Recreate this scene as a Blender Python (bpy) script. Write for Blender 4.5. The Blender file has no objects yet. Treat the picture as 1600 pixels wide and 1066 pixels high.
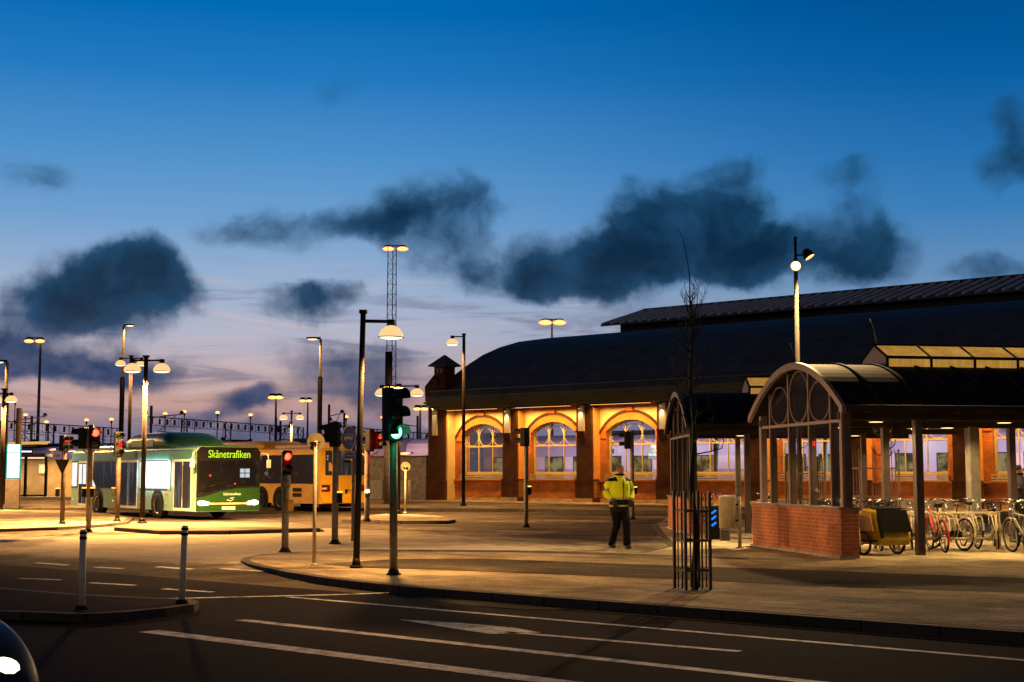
import bpy, bmesh, math, random
from mathutils import Vector, Matrix
R = math.radians
random.seed(7)
scene = bpy.context.scene
COL = scene.collection

# ------------------------------------------------------------------ camera
F, CX, CY, HZ, EYE = 2200.0, 800.0, 533.0, 740.0, 1.6
PITCH = math.atan((HZ - CY) / F)
SP, CP = math.sin(PITCH), math.cos(PITCH)
cam_d = bpy.data.cameras.new('camera')
cam_d.sensor_width = 36.0
cam_d.lens = F / 1600.0 * 36.0
cam_d.clip_start = 0.1
cam_d.clip_end = 4000.0
cam = bpy.data.objects.new('camera', cam_d)
COL.objects.link(cam)
cam.location = (0, 0, EYE)
cam.rotation_euler = (math.pi / 2 + PITCH, 0, 0)
scene.camera = cam

def ray(px, py):
    dx, dy = (px - CX) / F, (CY - py) / F
    return Vector((dx, CP - SP * dy, SP + CP * dy))
def G(px, py, z=0.0):                      # survey point on a level z
    d = ray(px, py); t = (z - EYE) / d.z
    return Vector((d.x * t, d.y * t, z))
def P(px, py, Y):                          # survey point at a distance Y
    d = ray(px, py); t = Y / d.y
    return Vector((d.x * t, Y, EYE + d.z * t))
def Hz(py, Y):
    return P(800, py, Y).z
TH = R(40.6)
U = Vector((math.cos(TH), -math.sin(TH), 0)); V = Vector((math.sin(TH), math.cos(TH), 0))
def UV(u, v, z=0.0):
    p = U * u + V * v
    return Vector((p.x, p.y, z))
def toUV(p):
    return (p.x * U.x + p.y * U.y, p.x * V.x + p.y * V.y)

# ------------------------------------------------------------------ mesh builder
class MB:
    def __init__(s): s.bm = bmesh.new()
    def face(s, pts, smooth=False):
        vs = [s.bm.verts.new(p) for p in pts]
        f = s.bm.faces.new(vs); f.smooth = smooth
        return s
    def box(s, c, d, rz=0.0, bev=0.0, m=None):
        geo = bmesh.ops.create_cube(s.bm, size=1.0)
        M = Matrix.Translation(Vector(c)) @ Matrix.Rotation(rz, 4, 'Z') @ Matrix.Diagonal((d[0], d[1], d[2], 1))
        if m is not None: M = m @ M
        bmesh.ops.transform(s.bm, matrix=M, verts=geo['verts'])
        if bev > 0:
            es = list({e for v in geo['verts'] for e in v.link_edges})
            bmesh.ops.bevel(s.bm, geom=es, offset=bev, segments=2, affect='EDGES', profile=0.5)
        return s
    def bb(s, lo, hi, bev=0.0):
        c = [(a + b) / 2 for a, b in zip(lo, hi)]; d = [abs(b - a) for a, b in zip(lo, hi)]
        return s.box(c, d, 0, bev)
    def tube(s, pts, r, n=8, cap=True, smooth=True):
        pts = [Vector(p) for p in pts]
        rs = r if isinstance(r, (list, tuple)) else [r] * len(pts)
        rings = []
        up = None
        for i, p in enumerate(pts):
            if i == 0: t = pts[1] - pts[0]
            elif i == len(pts) - 1: t = pts[-1] - pts[-2]
            else: t = (pts[i + 1] - pts[i]).normalized() + (pts[i] - pts[i - 1]).normalized()
            if t.length < 1e-9: t = Vector((0, 0, 1))
            t.normalize()
            if up is None or abs(up.dot(t)) > 0.98:
                up = Vector((0, 0, 1)) if abs(t.z) < 0.9 else Vector((1, 0, 0))
            a = t.cross(up).normalized(); b = t.cross(a).normalized(); up = -b if False else up
            rings.append([s.bm.verts.new(p + (a * math.cos(2 * math.pi * k / n) + b * math.sin(2 * math.pi * k / n)) * rs[i]) for k in range(n)])
        for i in range(len(rings) - 1):
            for k in range(n):
                f = s.bm.faces.new((rings[i][k], rings[i][(k + 1) % n], rings[i + 1][(k + 1) % n], rings[i + 1][k])); f.smooth = smooth
        if cap:
            try:
                s.bm.faces.new(rings[0][::-1]); s.bm.faces.new(rings[-1])
            except Exception: pass
        return s
    def cyl(s, p0, p1, r0, r1=None, n=16):
        return s.tube([p0, p1], [r0, r0 if r1 is None else r1], n)
    def loft(s, rings, closed=True, cap=True, smooth=True):
        vr = [[s.bm.verts.new(p) for p in rg] for rg in rings]
        n = len(vr[0])
        for i in range(len(vr) - 1):
            for k in range(n if closed else n - 1):
                f = s.bm.faces.new((vr[i][k], vr[i][(k + 1) % n], vr[i + 1][(k + 1) % n], vr[i + 1][k])); f.smooth = smooth
        if cap and closed:
            s.bm.faces.new(vr[0][::-1]); s.bm.faces.new(vr[-1])
        return s
    def lathe(s, prof, c=(0, 0, 0), n=20, smooth=True, m=None):
        rings = []
        for r, z in prof:
            rg = []
            for k in range(n):
                a = 2 * math.pi * k / n
                p = Vector((r * math.cos(a), r * math.sin(a), z))
                p = (m @ p) if m is not None else p
                rg.append(p + Vector(c))
            rings.append(rg)
        return s.loft(rings, True, True, smooth)
    def prism(s, poly, z0, z1):
        lo = [s.bm.verts.new((p[0], p[1], z0)) for p in poly]; hi = [s.bm.verts.new((p[0], p[1], z1)) for p in poly]
        n = len(poly)
        for k in range(n): s.bm.faces.new((lo[k], lo[(k + 1) % n], hi[(k + 1) % n], hi[k]))
        s.bm.faces.new(hi); s.bm.faces.new(lo[::-1])
        return s
    def extr(s, poly, vec):                 # closed planar outline pushed along vec
        vec = Vector(vec)
        a = [s.bm.verts.new(Vector(p)) for p in poly]; b = [s.bm.verts.new(Vector(p) + vec) for p in poly]
        n = len(poly)
        for k in range(n): s.bm.faces.new((a[k], a[(k + 1) % n], b[(k + 1) % n], b[k]))
        s.bm.faces.new(a[::-1]); s.bm.faces.new(b)
        return s
    def torus(s, c, R0, r, ax='Y', n=28, m=8, sx=1.0, sz=1.0, a0=0.0, a1=2 * math.pi):
        full = abs(a1 - a0 - 2 * math.pi) < 1e-6
        pts = []
        k_n = n if full else n + 1
        rings = []
        for k in range(k_n):
            a = a0 + (a1 - a0) * k / n
            rg = []
            for j in range(m):
                b = 2 * math.pi * j / m
                rr = R0 + r * math.cos(b); w = r * math.sin(b)
                x, z = rr * math.cos(a) * sx, rr * math.sin(a) * sz
                p = (x, w, z) if ax == 'Y' else ((w, x, z) if ax == 'X' else (x, z, w))
                rg.append(s.bm.verts.new(Vector(p) + Vector(c)))
            rings.append(rg)
        for k in range(n):
            A, B = rings[k], rings[(k + 1) % k_n]
            for j in range(m):
                f = s.bm.faces.new((A[j], A[(j + 1) % m], B[(j + 1) % m], B[j])); f.smooth = True
        return s
    def sphere(s, c, r, sc=(1, 1, 1), u=14, v=10):
        geo = bmesh.ops.create_uvsphere(s.bm, u_segments=u, v_segments=v, radius=r)
        bmesh.ops.transform(s.bm, matrix=Matrix.Translation(Vector(c)) @ Matrix.Diagonal((*sc, 1)), verts=geo['verts'])
        for vv in geo['verts']:
            for f in vv.link_faces: f.smooth = True
        return s
    def build(s, name, mat, parent=None, label=None):
        bmesh.ops.recalc_face_normals(s.bm, faces=s.bm.faces)
        me = bpy.data.meshes.new(name); s.bm.to_mesh(me); s.bm.free()
        o = bpy.data.objects.new(name, me); COL.objects.link(o)
        if mat is not None: me.materials.append(mat)
        if parent is not None: o.parent = parent
        if label: o['label'] = label
        return o

def tag(o, label, cat, group=None, kind=None):
    o['label'] = label; o['category'] = cat
    if group: o['group'] = group
    if kind: o['kind'] = kind
    return o
def thing(name, label, cat, loc=(0, 0, 0), rz=0.0, group=None):
    o = bpy.data.objects.new(name, None); COL.objects.link(o)
    o.empty_display_size = 0.2
    o.location = loc; o.rotation_euler = (0, 0, rz)
    return tag(o, label, cat, group)
def struct(o):
    o['kind'] = 'structure'; return o
def copy_tree(o, parent=None):
    c = o.copy(); COL.objects.link(c); c.parent = parent
    for ch in list(o.children): copy_tree(ch, c)
    return c
def light(kind, name, loc, energy, color, parent=None, **kw):
    d = bpy.data.lights.new(name, kind); d.energy = energy; d.color = color
    for k, v in kw.items(): setattr(d, k, v)
    o = bpy.data.objects.new(name, d); COL.objects.link(o); o.location = loc
    if parent is not None: o.parent = parent
    return o
def aim(o, direction):
    o.rotation_euler = Vector(direction).to_track_quat('-Z', 'Y').to_euler()
def text_mesh(name, body, size, mat, parent, loc, rot, extrude=0.004, sx=1.0, label=None):
    cu = bpy.data.curves.new(name, 'FONT'); cu.body = body; cu.size = size; cu.extrude = extrude
    cu.align_x = 'CENTER'; cu.align_y = 'CENTER'; cu.offset = 0.0
    t = bpy.data.objects.new(name, cu); COL.objects.link(t)
    dg = bpy.context.evaluated_depsgraph_get()
    me = bpy.data.meshes.new_from_object(t.evaluated_get(dg))
    bpy.data.objects.remove(t); bpy.data.curves.remove(cu)
    o = bpy.data.objects.new(name, me); COL.objects.link(o)
    me.materials.clear(); me.materials.append(mat)
    o.parent = parent; o.location = loc; o.rotation_euler = rot; o.scale = (sx, 1, 1)
    if label: o['label'] = label
    return o

# ------------------------------------------------------------------ materials
def lin(c):
    return tuple(((x / 255) / 12.92 if x / 255 <= 0.04045 else ((x / 255 + 0.055) / 1.055) ** 2.4) for x in c)
class NT:
    def __init__(s, tree): s.t = tree; s.n = tree.nodes; s.l = tree.links
    def add(s, typ, ins=None, **props):
        nd = s.n.new(typ)
        for k, v in props.items(): setattr(nd, k, v)
        for k, v in (ins or {}).items(): s.set(nd, k, v)
        return nd
    def set(s, nd, k, v):
        sock = nd.inputs[k]
        if isinstance(v, bpy.types.NodeSocket): s.l.new(v, sock)
        elif isinstance(v, bpy.types.Node): s.l.new(v.outputs[0], sock)
        else:
            if isinstance(v, tuple) and len(v) == 3 and len(sock.default_value) == 4: v = (*v, 1)
            sock.default_value = v
    def math(s, op, a, b=0.0, c=0.0, clamp=False):
        nd = s.n.new('ShaderNodeMath'); nd.operation = op; nd.use_clamp = clamp
        s.set(nd, 0, a); s.set(nd, 1, b); s.set(nd, 2, c)
        return nd.outputs[0]
    def vmath(s, op, a, b=(0, 0, 0)):
        nd = s.n.new('ShaderNodeVectorMath'); nd.operation = op
        s.set(nd, 0, a); s.set(nd, 1, b)
        return nd.outputs['Value'] if op in ('LENGTH', 'DOT_PRODUCT') else nd.outputs[0]
    def smooth(s, x, a, b, lo=0.0, hi=1.0):
        nd = s.n.new('ShaderNodeMapRange'); nd.interpolation_type = 'SMOOTHSTEP'
        s.set(nd, 0, x); s.set(nd, 1, a); s.set(nd, 2, b); s.set(nd, 3, lo); s.set(nd, 4, hi)
        return nd.outputs[0]
    def mix(s, f, a, b, typ='MIX'):
        nd = s.n.new('ShaderNodeMix'); nd.data_type = 'RGBA'; nd.blend_type = typ
        for idx, v in ((0, f), (6, a), (7, b)):
            sock = nd.inputs[idx]
            if isinstance(v, bpy.types.NodeSocket): s.l.new(v, sock)
            else: sock.default_value = (*v, 1) if isinstance(v, tuple) and len(v) == 3 else v
        return nd.outputs[2]
    def noise(s, vec, scale, detail=4.0, rough=0.55, dist=0.0):
        nd = s.n.new('ShaderNodeTexNoise'); 
        if vec is not None: s.set(nd, 'Vector', vec)
        s.set(nd, 'Scale', scale); s.set(nd, 'Detail', detail); s.set(nd, 'Roughness', rough); s.set(nd, 'Distortion', dist)
        return nd
    def ramp(s, fac, stops, interp='LINEAR'):
        nd = s.n.new('ShaderNodeValToRGB'); nd.color_ramp.interpolation = interp
        e = nd.color_ramp.elements
        while len(e) < len(stops): e.new(0.5)
        for i, (p, c) in enumerate(stops):
            e[i].position = p; e[i].color = (*c, 1)
        s.set(nd, 0, fac)
        return nd.outputs[0]

def new_mat(name):
    m = bpy.data.materials.new(name); m.use_nodes = True
    m.node_tree.nodes.clear()
    t = NT(m.node_tree)
    out = t.add('ShaderNodeOutputMaterial')
    return m, t, out
def principled(t, out, col, rough=0.6, metal=0.0, bump=None, bstr=0.3, spec=0.5, emis=None, estr=0.0):
    b = t.add('ShaderNodeBsdfPrincipled')
    t.set(b, 'Base Color', col); t.set(b, 'Roughness', rough); t.set(b, 'Metallic', metal); t.set(b, 'Specular IOR Level', spec)
    if emis is not None: t.set(b, 'Emission Color', emis); t.set(b, 'Emission Strength', estr)
    if bump is not None:
        bp = t.add('ShaderNodeBump', {'Strength': bstr, 'Distance': 0.02, 'Height': bump}); t.set(b, 'Normal', bp.outputs[0])
    t.l.new(b.outputs[0], out.inputs[0])
    return b
MATS = {}
def M(name, col, rough=0.55, metal=0.0, var=0.25, scale=6.0, spec=0.5, bump=0.0):
    """painted / plain surface with wear: the colour wanders and the gloss is uneven"""
    if name in MATS: return MATS[name]
    m, t, out = new_mat(name)
    tc = t.add('ShaderNodeTexCoord').outputs['Object']
    n = t.noise(tc, scale, 5, 0.6)
    f = t.smooth(n.outputs[0], 0.3, 0.7)
    dark = tuple(c * (1 - var) for c in col); lite = tuple(min(1, c * (1 + var)) for c in col)
    c = t.mix(f, dark, lite)
    r = t.math('ADD', rough - 0.08, t.math('MULTIPLY', n.outputs[0], 0.16))
    principled(t, out, c, r, metal, bump=n.outputs[0] if bump else None, bstr=bump, spec=spec)
    MATS[name] = m
    return m
def E(name, col, strength, sample=False):
    if name in MATS: return MATS[name]
    m, t, out = new_mat(name)
    e = t.add('ShaderNodeEmission', {'Color': col, 'Strength': strength})
    t.l.new(e.outputs[0], out.inputs[0])
    if not sample: m.cycles.emission_sampling = 'NONE'
    MATS[name] = m
    return m
def brick(name, c1, c2, mortar, scale=1.0, rough=0.85):
    m, t, out = new_mat(name)
    tc = t.add('ShaderNodeTexCoord').outputs['Object']
    sx = t.add('ShaderNodeSeparateXYZ', {0: tc})
    h = t.math('ADD', sx.outputs[0], sx.outputs[1])
    v = t.add('ShaderNodeCombineXYZ', {0: h, 1: sx.outputs[2]})
    b = t.add('ShaderNodeTexBrick', {'Vector': v.outputs[0], 'Color1': c1, 'Color2': c2, 'Mortar': mortar, 'Scale': scale,
                                      'Mortar Size': 0.011, 'Brick Width': 0.25, 'Row Height': 0.075, 'Bias': -0.2})
    n = t.noise(tc, 1.6, 5, 0.65)
    n2 = t.noise(tc, 25.0, 3, 0.6)
    dirt = t.mix(t.smooth(n.outputs[0], 0.35, 0.75), (0.55, 0.55, 0.55), (1.15, 1.1, 1.05))
    c = t.mix(1.0, b.outputs[0], dirt, 'MULTIPLY')
    c = t.mix(t.math('MULTIPLY', n2.outputs[0], 0.35), c, mortar)
    hgt = t.math('SUBTRACT', 1.0, b.outputs[1])
    principled(t, out, c, rough, 0, bump=hgt, bstr=0.5, spec=0.2)
    MATS[name] = m
    return m
def glassmat(name, tint=(0.9, 0.95, 1.0), gloss=0.12, rough=0.02):
    m, t, out = new_mat(name)
    tr = t.add('ShaderNodeBsdfTransparent', {'Color': tint})
    gl = t.add('ShaderNodeBsdfGlossy', {'Color': (1, 1, 1), 'Roughness': rough})
    fr = t.add('ShaderNodeFresnel', {'IOR': 1.5})
    f = t.math('ADD', t.math('MULTIPLY', fr.outputs[0], 0.9 if gloss > .05 else 0.0), gloss * 0.3, clamp=True)
    mx = t.add('ShaderNodeMixShader', {0: f, 1: tr.outputs[0], 2: gl.outputs[0]})
    t.l.new(mx.outputs[0], out.inputs[0])
    MATS[name] = m
    return m

WARM = (1.0, 0.50, 0.145)
SODIUM = (1.0, 0.46, 0.11)
m_dark = M('dark_painted_steel', (0.012, 0.010, 0.010), 0.6, 0.0, 0.3, 6, 0.15)
m_pole = M('galvanised_steel', (0.22, 0.20, 0.17), 0.75, 0.0, 0.3, 9, 0.2)
m_polebrown = M('weathered_brown_steel', (0.045, 0.033, 0.026), 0.85, 0.0, 0.3, 9, 0.1)
m_black = M('black_plastic', (0.007, 0.007, 0.008), 0.55, 0, 0.2, 6, 0.15)
m_glasswin = glassmat('window_glass')
m_glassshed = glassmat('clear_shed_glass', (.93, .95, .95), .05)
m_concrete = M('concrete', (0.33, 0.31, 0.28), 0.85, 0, 0.25, 4, 0.2, 0.2)
m_rubber = M('tyre_rubber', (0.010, 0.010, 0.010), 0.85, 0, 0.2, 6, 0.1)
m_chrome = M('bright_metal', (0.6, 0.6, 0.6), 0.25, 0.9, 0.1)
e_white = E('lamp_white', (1.0, 0.84, 0.56), 3.0)
e_dome = E('opal_glow', (1.0, 0.66, 0.27), 0.95)
def Eglow(name, core, edge):
    m, t, out = new_mat(name)
    lw = t.add('ShaderNodeLayerWeight', {'Blend': 0.5})
    c = t.mix(t.math('POWER', lw.outputs['Facing'], 0.8), core, edge)
    e = t.add('ShaderNodeEmission', {'Color': c, 'Strength': 1.0}); t.l.new(e.outputs[0], out.inputs[0])
    m.cycles.emission_sampling = 'NONE'; MATS[name] = m
    return m
e_sod = Eglow('sodium_lamp', (3.2, 1.5, .42), (1.25, .34, .05))
e_warmhot = Eglow('warm_lamp', (4.0, 2.6, 1.1), (1.5, .62, .16))
# ------------------------------------------------------------------ world: dusk sky with broken cloud
w = bpy.data.worlds.new('World'); scene.world = w; w.use_nodes = True
w.node_tree.nodes.clear()
t = NT(w.node_tree)
wo = t.add('ShaderNodeOutputWorld')
gen = t.add('ShaderNodeTexCoord').outputs['Generated']
sx = t.add('ShaderNodeSeparateXYZ', {0: gen})
az = t.math('ARCTAN2', sx.outputs[0], sx.outputs[1])
el = t.math('ARCSINE', sx.outputs[2])
pos = t.add('ShaderNodeCombineXYZ', {0: az, 1: el, 2: 0.0}).outputs[0]
def azel(px, py):
    d = ray(px, py).normalized()
    return math.atan2(d.x, d.y), math.asin(d.z)
def elf(py): return azel(800, py)[1]
EMAX = elf(-40)
def st(py, c): return (max(0.0, min(1.0, elf(py) / EMAX)), lin(c))
left = [st(740, (88, 100, 136)), st(705, (100, 108, 140)), st(668, (150, 130, 145)), st(632, (200, 158, 148)), st(590, (188, 166, 168)),
        st(530, (182, 182, 200)), st(450, (156, 178, 208)), st(350, (112, 160, 208)), st(250, (78, 145, 203)), st(130, (36, 122, 192)), st(20, (0, 106, 180))]
right = [st(740, (84, 98, 136)), st(690, (88, 104, 142)), st(640, (105, 112, 145)), st(600, (120, 126, 158)), st(530, (120, 140, 172)),
         st(450, (104, 144, 186)), st(340, (56, 126, 186)), st(250, (34, 112, 178)), st(150, (10, 96, 164)), st(100, (2, 90, 157)), st(20, (0, 80, 146))]
ef = t.math('DIVIDE', el, EMAX, clamp=True)
cl = t.ramp(ef, left); cr = t.ramp(ef, right)
base = t.mix(t.smooth(az, azel(450, 500)[0], azel(1600, 500)[0]), cl, cr)
# thin streaks low in the sky
sv = t.add('ShaderNodeCombineXYZ', {0: t.math('MULTIPLY', az, 5.0), 1: t.math('MULTIPLY', el, 42.0), 2: 1.7}).outputs[0]
sn = t.noise(sv, 1.5, 7, 0.62, 0.9)
lowmask = t.math('MULTIPLY', t.smooth(el, elf(380), elf(520)), t.smooth(az, azel(1500, 500)[0], azel(800, 500)[0], 0.0, 1.0))
sf = t.math('MULTIPLY', t.smooth(sn.outputs[0], 0.50, 0.66), lowmask)
base = t.mix(t.math('MULTIPLY', sf, 0.62), base, lin((112, 112, 140)))
sf2 = t.math('MULTIPLY', t.smooth(sn.outputs[0], 0.47, 0.34), lowmask)
base = t.mix(t.math('MULTIPLY', sf2, 0.5), base, lin((205, 186, 188)))
# clouds
w1 = t.noise(pos, 11.0, 2, 0.5); w2 = t.noise(pos, 38.0, 6, 0.58)
off = t.vmath('ADD', t.vmath('MULTIPLY', t.vmath('SUBTRACT', w1.outputs[1], (0.5, 0.5, 0.5)), (0.062, 0.044, 0)),
              t.vmath('MULTIPLY', t.vmath('SUBTRACT', w2.outputs[1], (0.5, 0.5, 0.5)), (0.026, 0.022, 0)))
wp = t.vmath('ADD', pos, off)
BLOBS = [  # px, py, rx, ry, density
    (165, 452, 150, 84, 1.0), (225, 420, 90, 62, .9), (275, 455, 70, 50, .5), (120, 470, 70, 45, .8),
    (20, 545, 92, 64, .8), (140, 568, 92, 36, .8), (225, 580, 70, 30, .45), (20, 470, 60, 40, .45),
    (1080, 348, 165, 92, 1.0), (1085, 350, 100, 56, .7), (960, 410, 185, 70, .95), (1120, 392, 160, 54, .9), (870, 445, 100, 36, .5), (1200, 400, 90, 60, .7),
    (1310, 385, 125, 76, .56), (1375, 405, 75, 56, .5), (1315, 272, 80, 36, .34), (1350, 310, 60, 34, .2), (1145, 255, 60, 30, .3),
    (650, 322, 130, 66, .46), (585, 348, 90, 46, .46), (430, 365, 110, 48, .44), (735, 360, 80, 70, .36), (690, 405, 130, 50, .34), (780, 435, 90, 46, .45), (520, 345, 70, 34, .3),
    (465, 478, 80, 36, .50), (510, 470, 60, 30, .35), (1570, 215, 60, 75, .5), (1580, 270, 70, 40, .35), (540, 135, 60, 36, .24), (50, 268, 90, 36, .28),
    (1545, 430, 90, 30, .4), (580, 600, 150, 66, .52), (395, 625, 66, 32, .66), (470, 545, 120, 36, .24), (300, 650, 110, 20, .4), (520, 690, 280, 36, .5), (1000, 500, 130, 30, .3)]
acc = None
for (bx, by, rx, ry, den) in BLOBS:
    a0, e0 = azel(bx, by)
    d = t.vmath('LENGTH', t.vmath('MULTIPLY', t.vmath('SUBTRACT', wp, (a0, e0, 0)), (F / rx, F / ry, 0)))
    b = t.smooth(d, 1.22, 0.2, 0.0, den)
    acc = b if acc is None else t.math('ADD', acc, t.math('MULTIPLY', b, t.math('SUBTRACT', 1.0, t.math('MULTIPLY', acc, 0.75))))
n3 = t.noise(pos, 60.0, 6, 0.6)
n4 = t.noise(wp, 20.0, 6, 0.54)
dn = t.math('ADD', acc, t.math('MULTIPLY', t.math('SUBTRACT', n3.outputs[0], 0.5), 0.22))
dn = t.math('ADD', dn, t.math('MULTIPLY', t.math('SUBTRACT', n4.outputs[0], 0.5), 0.95))
cov = t.math('MULTIPLY', t.math('ADD', t.math('MULTIPLY', t.smooth(dn, 0.08, 0.72), 0.75), t.math('MULTIPLY', t.smooth(dn, -0.15, 0.72), 0.25)), t.smooth(acc, 0.0, 0.30))
hi_c = t.mix(t.smooth(t.math('ADD', t.math('MULTIPLY', dn, 0.6), t.math('MULTIPLY', n4.outputs[0], 1.1)), 1.42, 0.62), lin((0, 32, 58)), lin((30, 74, 110)))
lo_c = t.mix(t.smooth(n3.outputs[0], 0.35, 0.7), lin((40, 62, 100)), lin((74, 84, 116)))
cc = t.mix(t.smooth(el, elf(480), elf(590)), hi_c, lo_c)
sky = t.mix(t.math('MULTIPLY', cov, 0.97), base, cc)
# the dusk glow is only ahead and low: overhead and behind is already night
up = t.smooth(el, EMAX * 0.95, R(48))
sky = t.mix(up, sky, lin((2, 12, 28)))
back = t.smooth(t.math('ABSOLUTE', az), R(35), R(120))
sky = t.mix(back, sky, lin((4, 10, 22)))
# town glow added low behind the viewer to fill surfaces facing it
town = t.math('MULTIPLY', t.smooth(t.math('ABSOLUTE', az), R(85), R(130)), t.smooth(el, R(34), R(3)))
sky = t.mix(town, sky, (0.29, 0.20, 0.17))
sky = t.mix(t.smooth(el, R(-0.2), R(-2.0)), sky, (0.01, 0.01, 0.012))
bg = t.add('ShaderNodeBackground', {'Color': sky, 'Strength': 1.0})
t.l.new(bg.outputs[0], wo.inputs[0])

# ------------------------------------------------------------------ ground surfaces
def uvnodes(t):
    tc = t.add('ShaderNodeNewGeometry').outputs['Position']
    u = t.vmath('DOT_PRODUCT', tc, (U.x, U.y, 0)); v = t.vmath('DOT_PRODUCT', tc, (V.x, V.y, 0))
    return tc, u, v
def dusted(name, asphalt, dust, amount, su=0.12, sv=0.6, mask=None, rough=0.85, fine=2.5, slab=0.0):
    """asphalt powdered with frost and salt, swept into streaks by the traffic"""
    m, t, out = new_mat(name)
    tc, u, v = uvnodes(t)
    st_ = t.add('ShaderNodeCombineXYZ', {0: t.math('MULTIPLY', u, su), 1: t.math('MULTIPLY', v, sv), 2: 0.3}).outputs[0]
    n1 = t.noise(st_, 1.0, 6, 0.6, 0.8); n2 = t.noise(tc, fine, 6, 0.65); n3 = t.noise(tc, 70.0, 3, 0.7); n5 = t.noise(tc, 0.16, 4, 0.5)
    f = t.math('ADD', t.math('MULTIPLY', n1.outputs[0], 0.7), t.math('MULTIPLY', n2.outputs[0], 0.25))
    f = t.math('ADD', f, t.math('MULTIPLY', t.math('SUBTRACT', n5.outputs[0], 0.5), 0.35))
    if mask is not None: f = t.math('ADD', f, mask(t, tc, u, v))
    f = t.smooth(f, 0.58 - amount * 0.35, 0.84 - amount * 0.25)
    n6 = t.noise(tc, 22.0, 4, 0.7)
    speck = t.mix(t.smooth(n3.outputs[0], 0.3, 0.7), (0.45, 0.45, 0.45), (1.55, 1.55, 1.55))
    speck = t.mix(1.0, speck, t.mix(t.smooth(n6.outputs[0], 0.3, 0.7), (0.62, 0.62, 0.62), (1.3, 1.3, 1.3)), 'MULTIPLY')
    if slab:
        bv = t.add('ShaderNodeCombineXYZ', {0: u, 1: v, 2: 0.0}).outputs[0]
        bk = t.add('ShaderNodeTexBrick', {'Vector': bv, 'Color1': (1.12, 1.12, 1.12), 'Color2': (.80, .80, .80), 'Mortar': (.42, .42, .42), 'Scale': 1.0, 'Mortar Size': 0.012, 'Brick Width': slab, 'Row Height': slab * .5, 'Mortar Smooth': .3})
        speck = t.mix(1.0, speck, bk.outputs[0], 'MULTIPLY')
    # patches of newer, darker surfacing and dark wear
    n7 = t.noise(tc, 0.42, 3, 0.5); wear = t.mix(t.smooth(n7.outputs[0], 0.54, 0.60), (1, 1, 1), (.58, .57, .58))
    speck = t.mix(1.0, speck, wear, 'MULTIPLY')
    a = t.mix(1.0, asphalt, speck, 'MULTIPLY'); d = t.mix(1.0, t.mix(1.0, dust, t.mix(n2.outputs[0], (0.6, 0.6, 0.6), (1.25, 1.25, 1.25)), 'MULTIPLY'), t.mix(0.6, (1, 1, 1), speck), 'MULTIPLY')
    c = t.mix(f, a, d)
    principled(t, out, c, rough, 0, bump=n6.outputs[0], bstr=0.5, spec=0.02)
    MATS[name] = m
    return m
m_road = dusted('road_asphalt', (0.011, 0.0095, 0.0135), (0.028, 0.025, 0.029), 0.22, 0.10, 1.2, rough=0.92)
def lit_dust_mask(t, tc, u, v):
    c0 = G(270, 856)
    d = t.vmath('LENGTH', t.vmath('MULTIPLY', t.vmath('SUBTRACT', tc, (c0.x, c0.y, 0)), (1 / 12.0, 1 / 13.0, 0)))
    a = t.smooth(d, 1.0, 0.2, 0.0, 0.50)  # frost dust, thickened here to paint in the lamp-lit brightness too
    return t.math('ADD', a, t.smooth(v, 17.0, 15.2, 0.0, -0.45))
m_lane = dusted('dusted_asphalt', (0.085, 0.07, 0.055), (0.56, 0.48, 0.36), 0.28, 0.09, 0.26, lit_dust_mask)
m_walk = dusted('pale_paving', (0.22, 0.18, 0.125), (0.52, 0.43, 0.29), 0.70, 0.3, 0.5, slab=0.7)
m_cycle = dusted('cycle_path_asphalt', (0.055, 0.047, 0.036), (0.19, 0.16, 0.12), 0.32, 0.25, 0.9)
m_far = dusted('dark_ground', (0.03, 0.03, 0.03), (0.07, 0.065, 0.06), 0.4)
def kerbmat():
    m, t, out = new_mat('granite_kerb')
    tc, u, v = uvnodes(t)
    bv = t.add('ShaderNodeCombineXYZ', {0: t.math('ADD', u, t.math('MULTIPLY', v, .35)), 1: 0.5, 2: 0.0}).outputs[0]
    bk = t.add('ShaderNodeTexBrick', {'Vector': bv, 'Color1': (.085, .075, .065), 'Color2': (.055, .048, .042), 'Mortar': (.012, .011, .01), 'Scale': 1.0, 'Mortar Size': 0.014, 'Brick Width': .9, 'Row Height': 50.0})
    n = t.noise(tc, 9.0, 5, .65); c = t.mix(1.0, bk.outputs[0], t.mix(n.outputs[0], (.5, .5, .5), (1.5, 1.45, 1.4)), 'MULTIPLY')
    principled(t, out, c, .85, 0, bump=n.outputs[0], bstr=.5, spec=.15)
    return m
m_kerb = kerbmat()
m_islandtop = dusted('dusted_paving', (0.15, 0.13, 0.10), (0.30, 0.26, 0.2), 0.7, slab=0.5)

def sheet(name, poly, z, mat, kind='structure'):
    b = MB(); b.face([(p[0], p[1], z if len(p) < 3 else p[2]) for p in poly])
    o = b.build(name, mat); o['kind'] = kind
    return o
sheet('ground', [(-1500, -60), (1500, -60), (1500, 2500), (-1500, 2500)], -0.30, m_far)
ZR = -0.12
b = MB(); b.face([UV(-160, -25, ZR), UV(120, -25, ZR), UV(120, 14.2, ZR), UV(-160, 14.2, ZR)])
struct(b.build('road', m_road))
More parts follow.
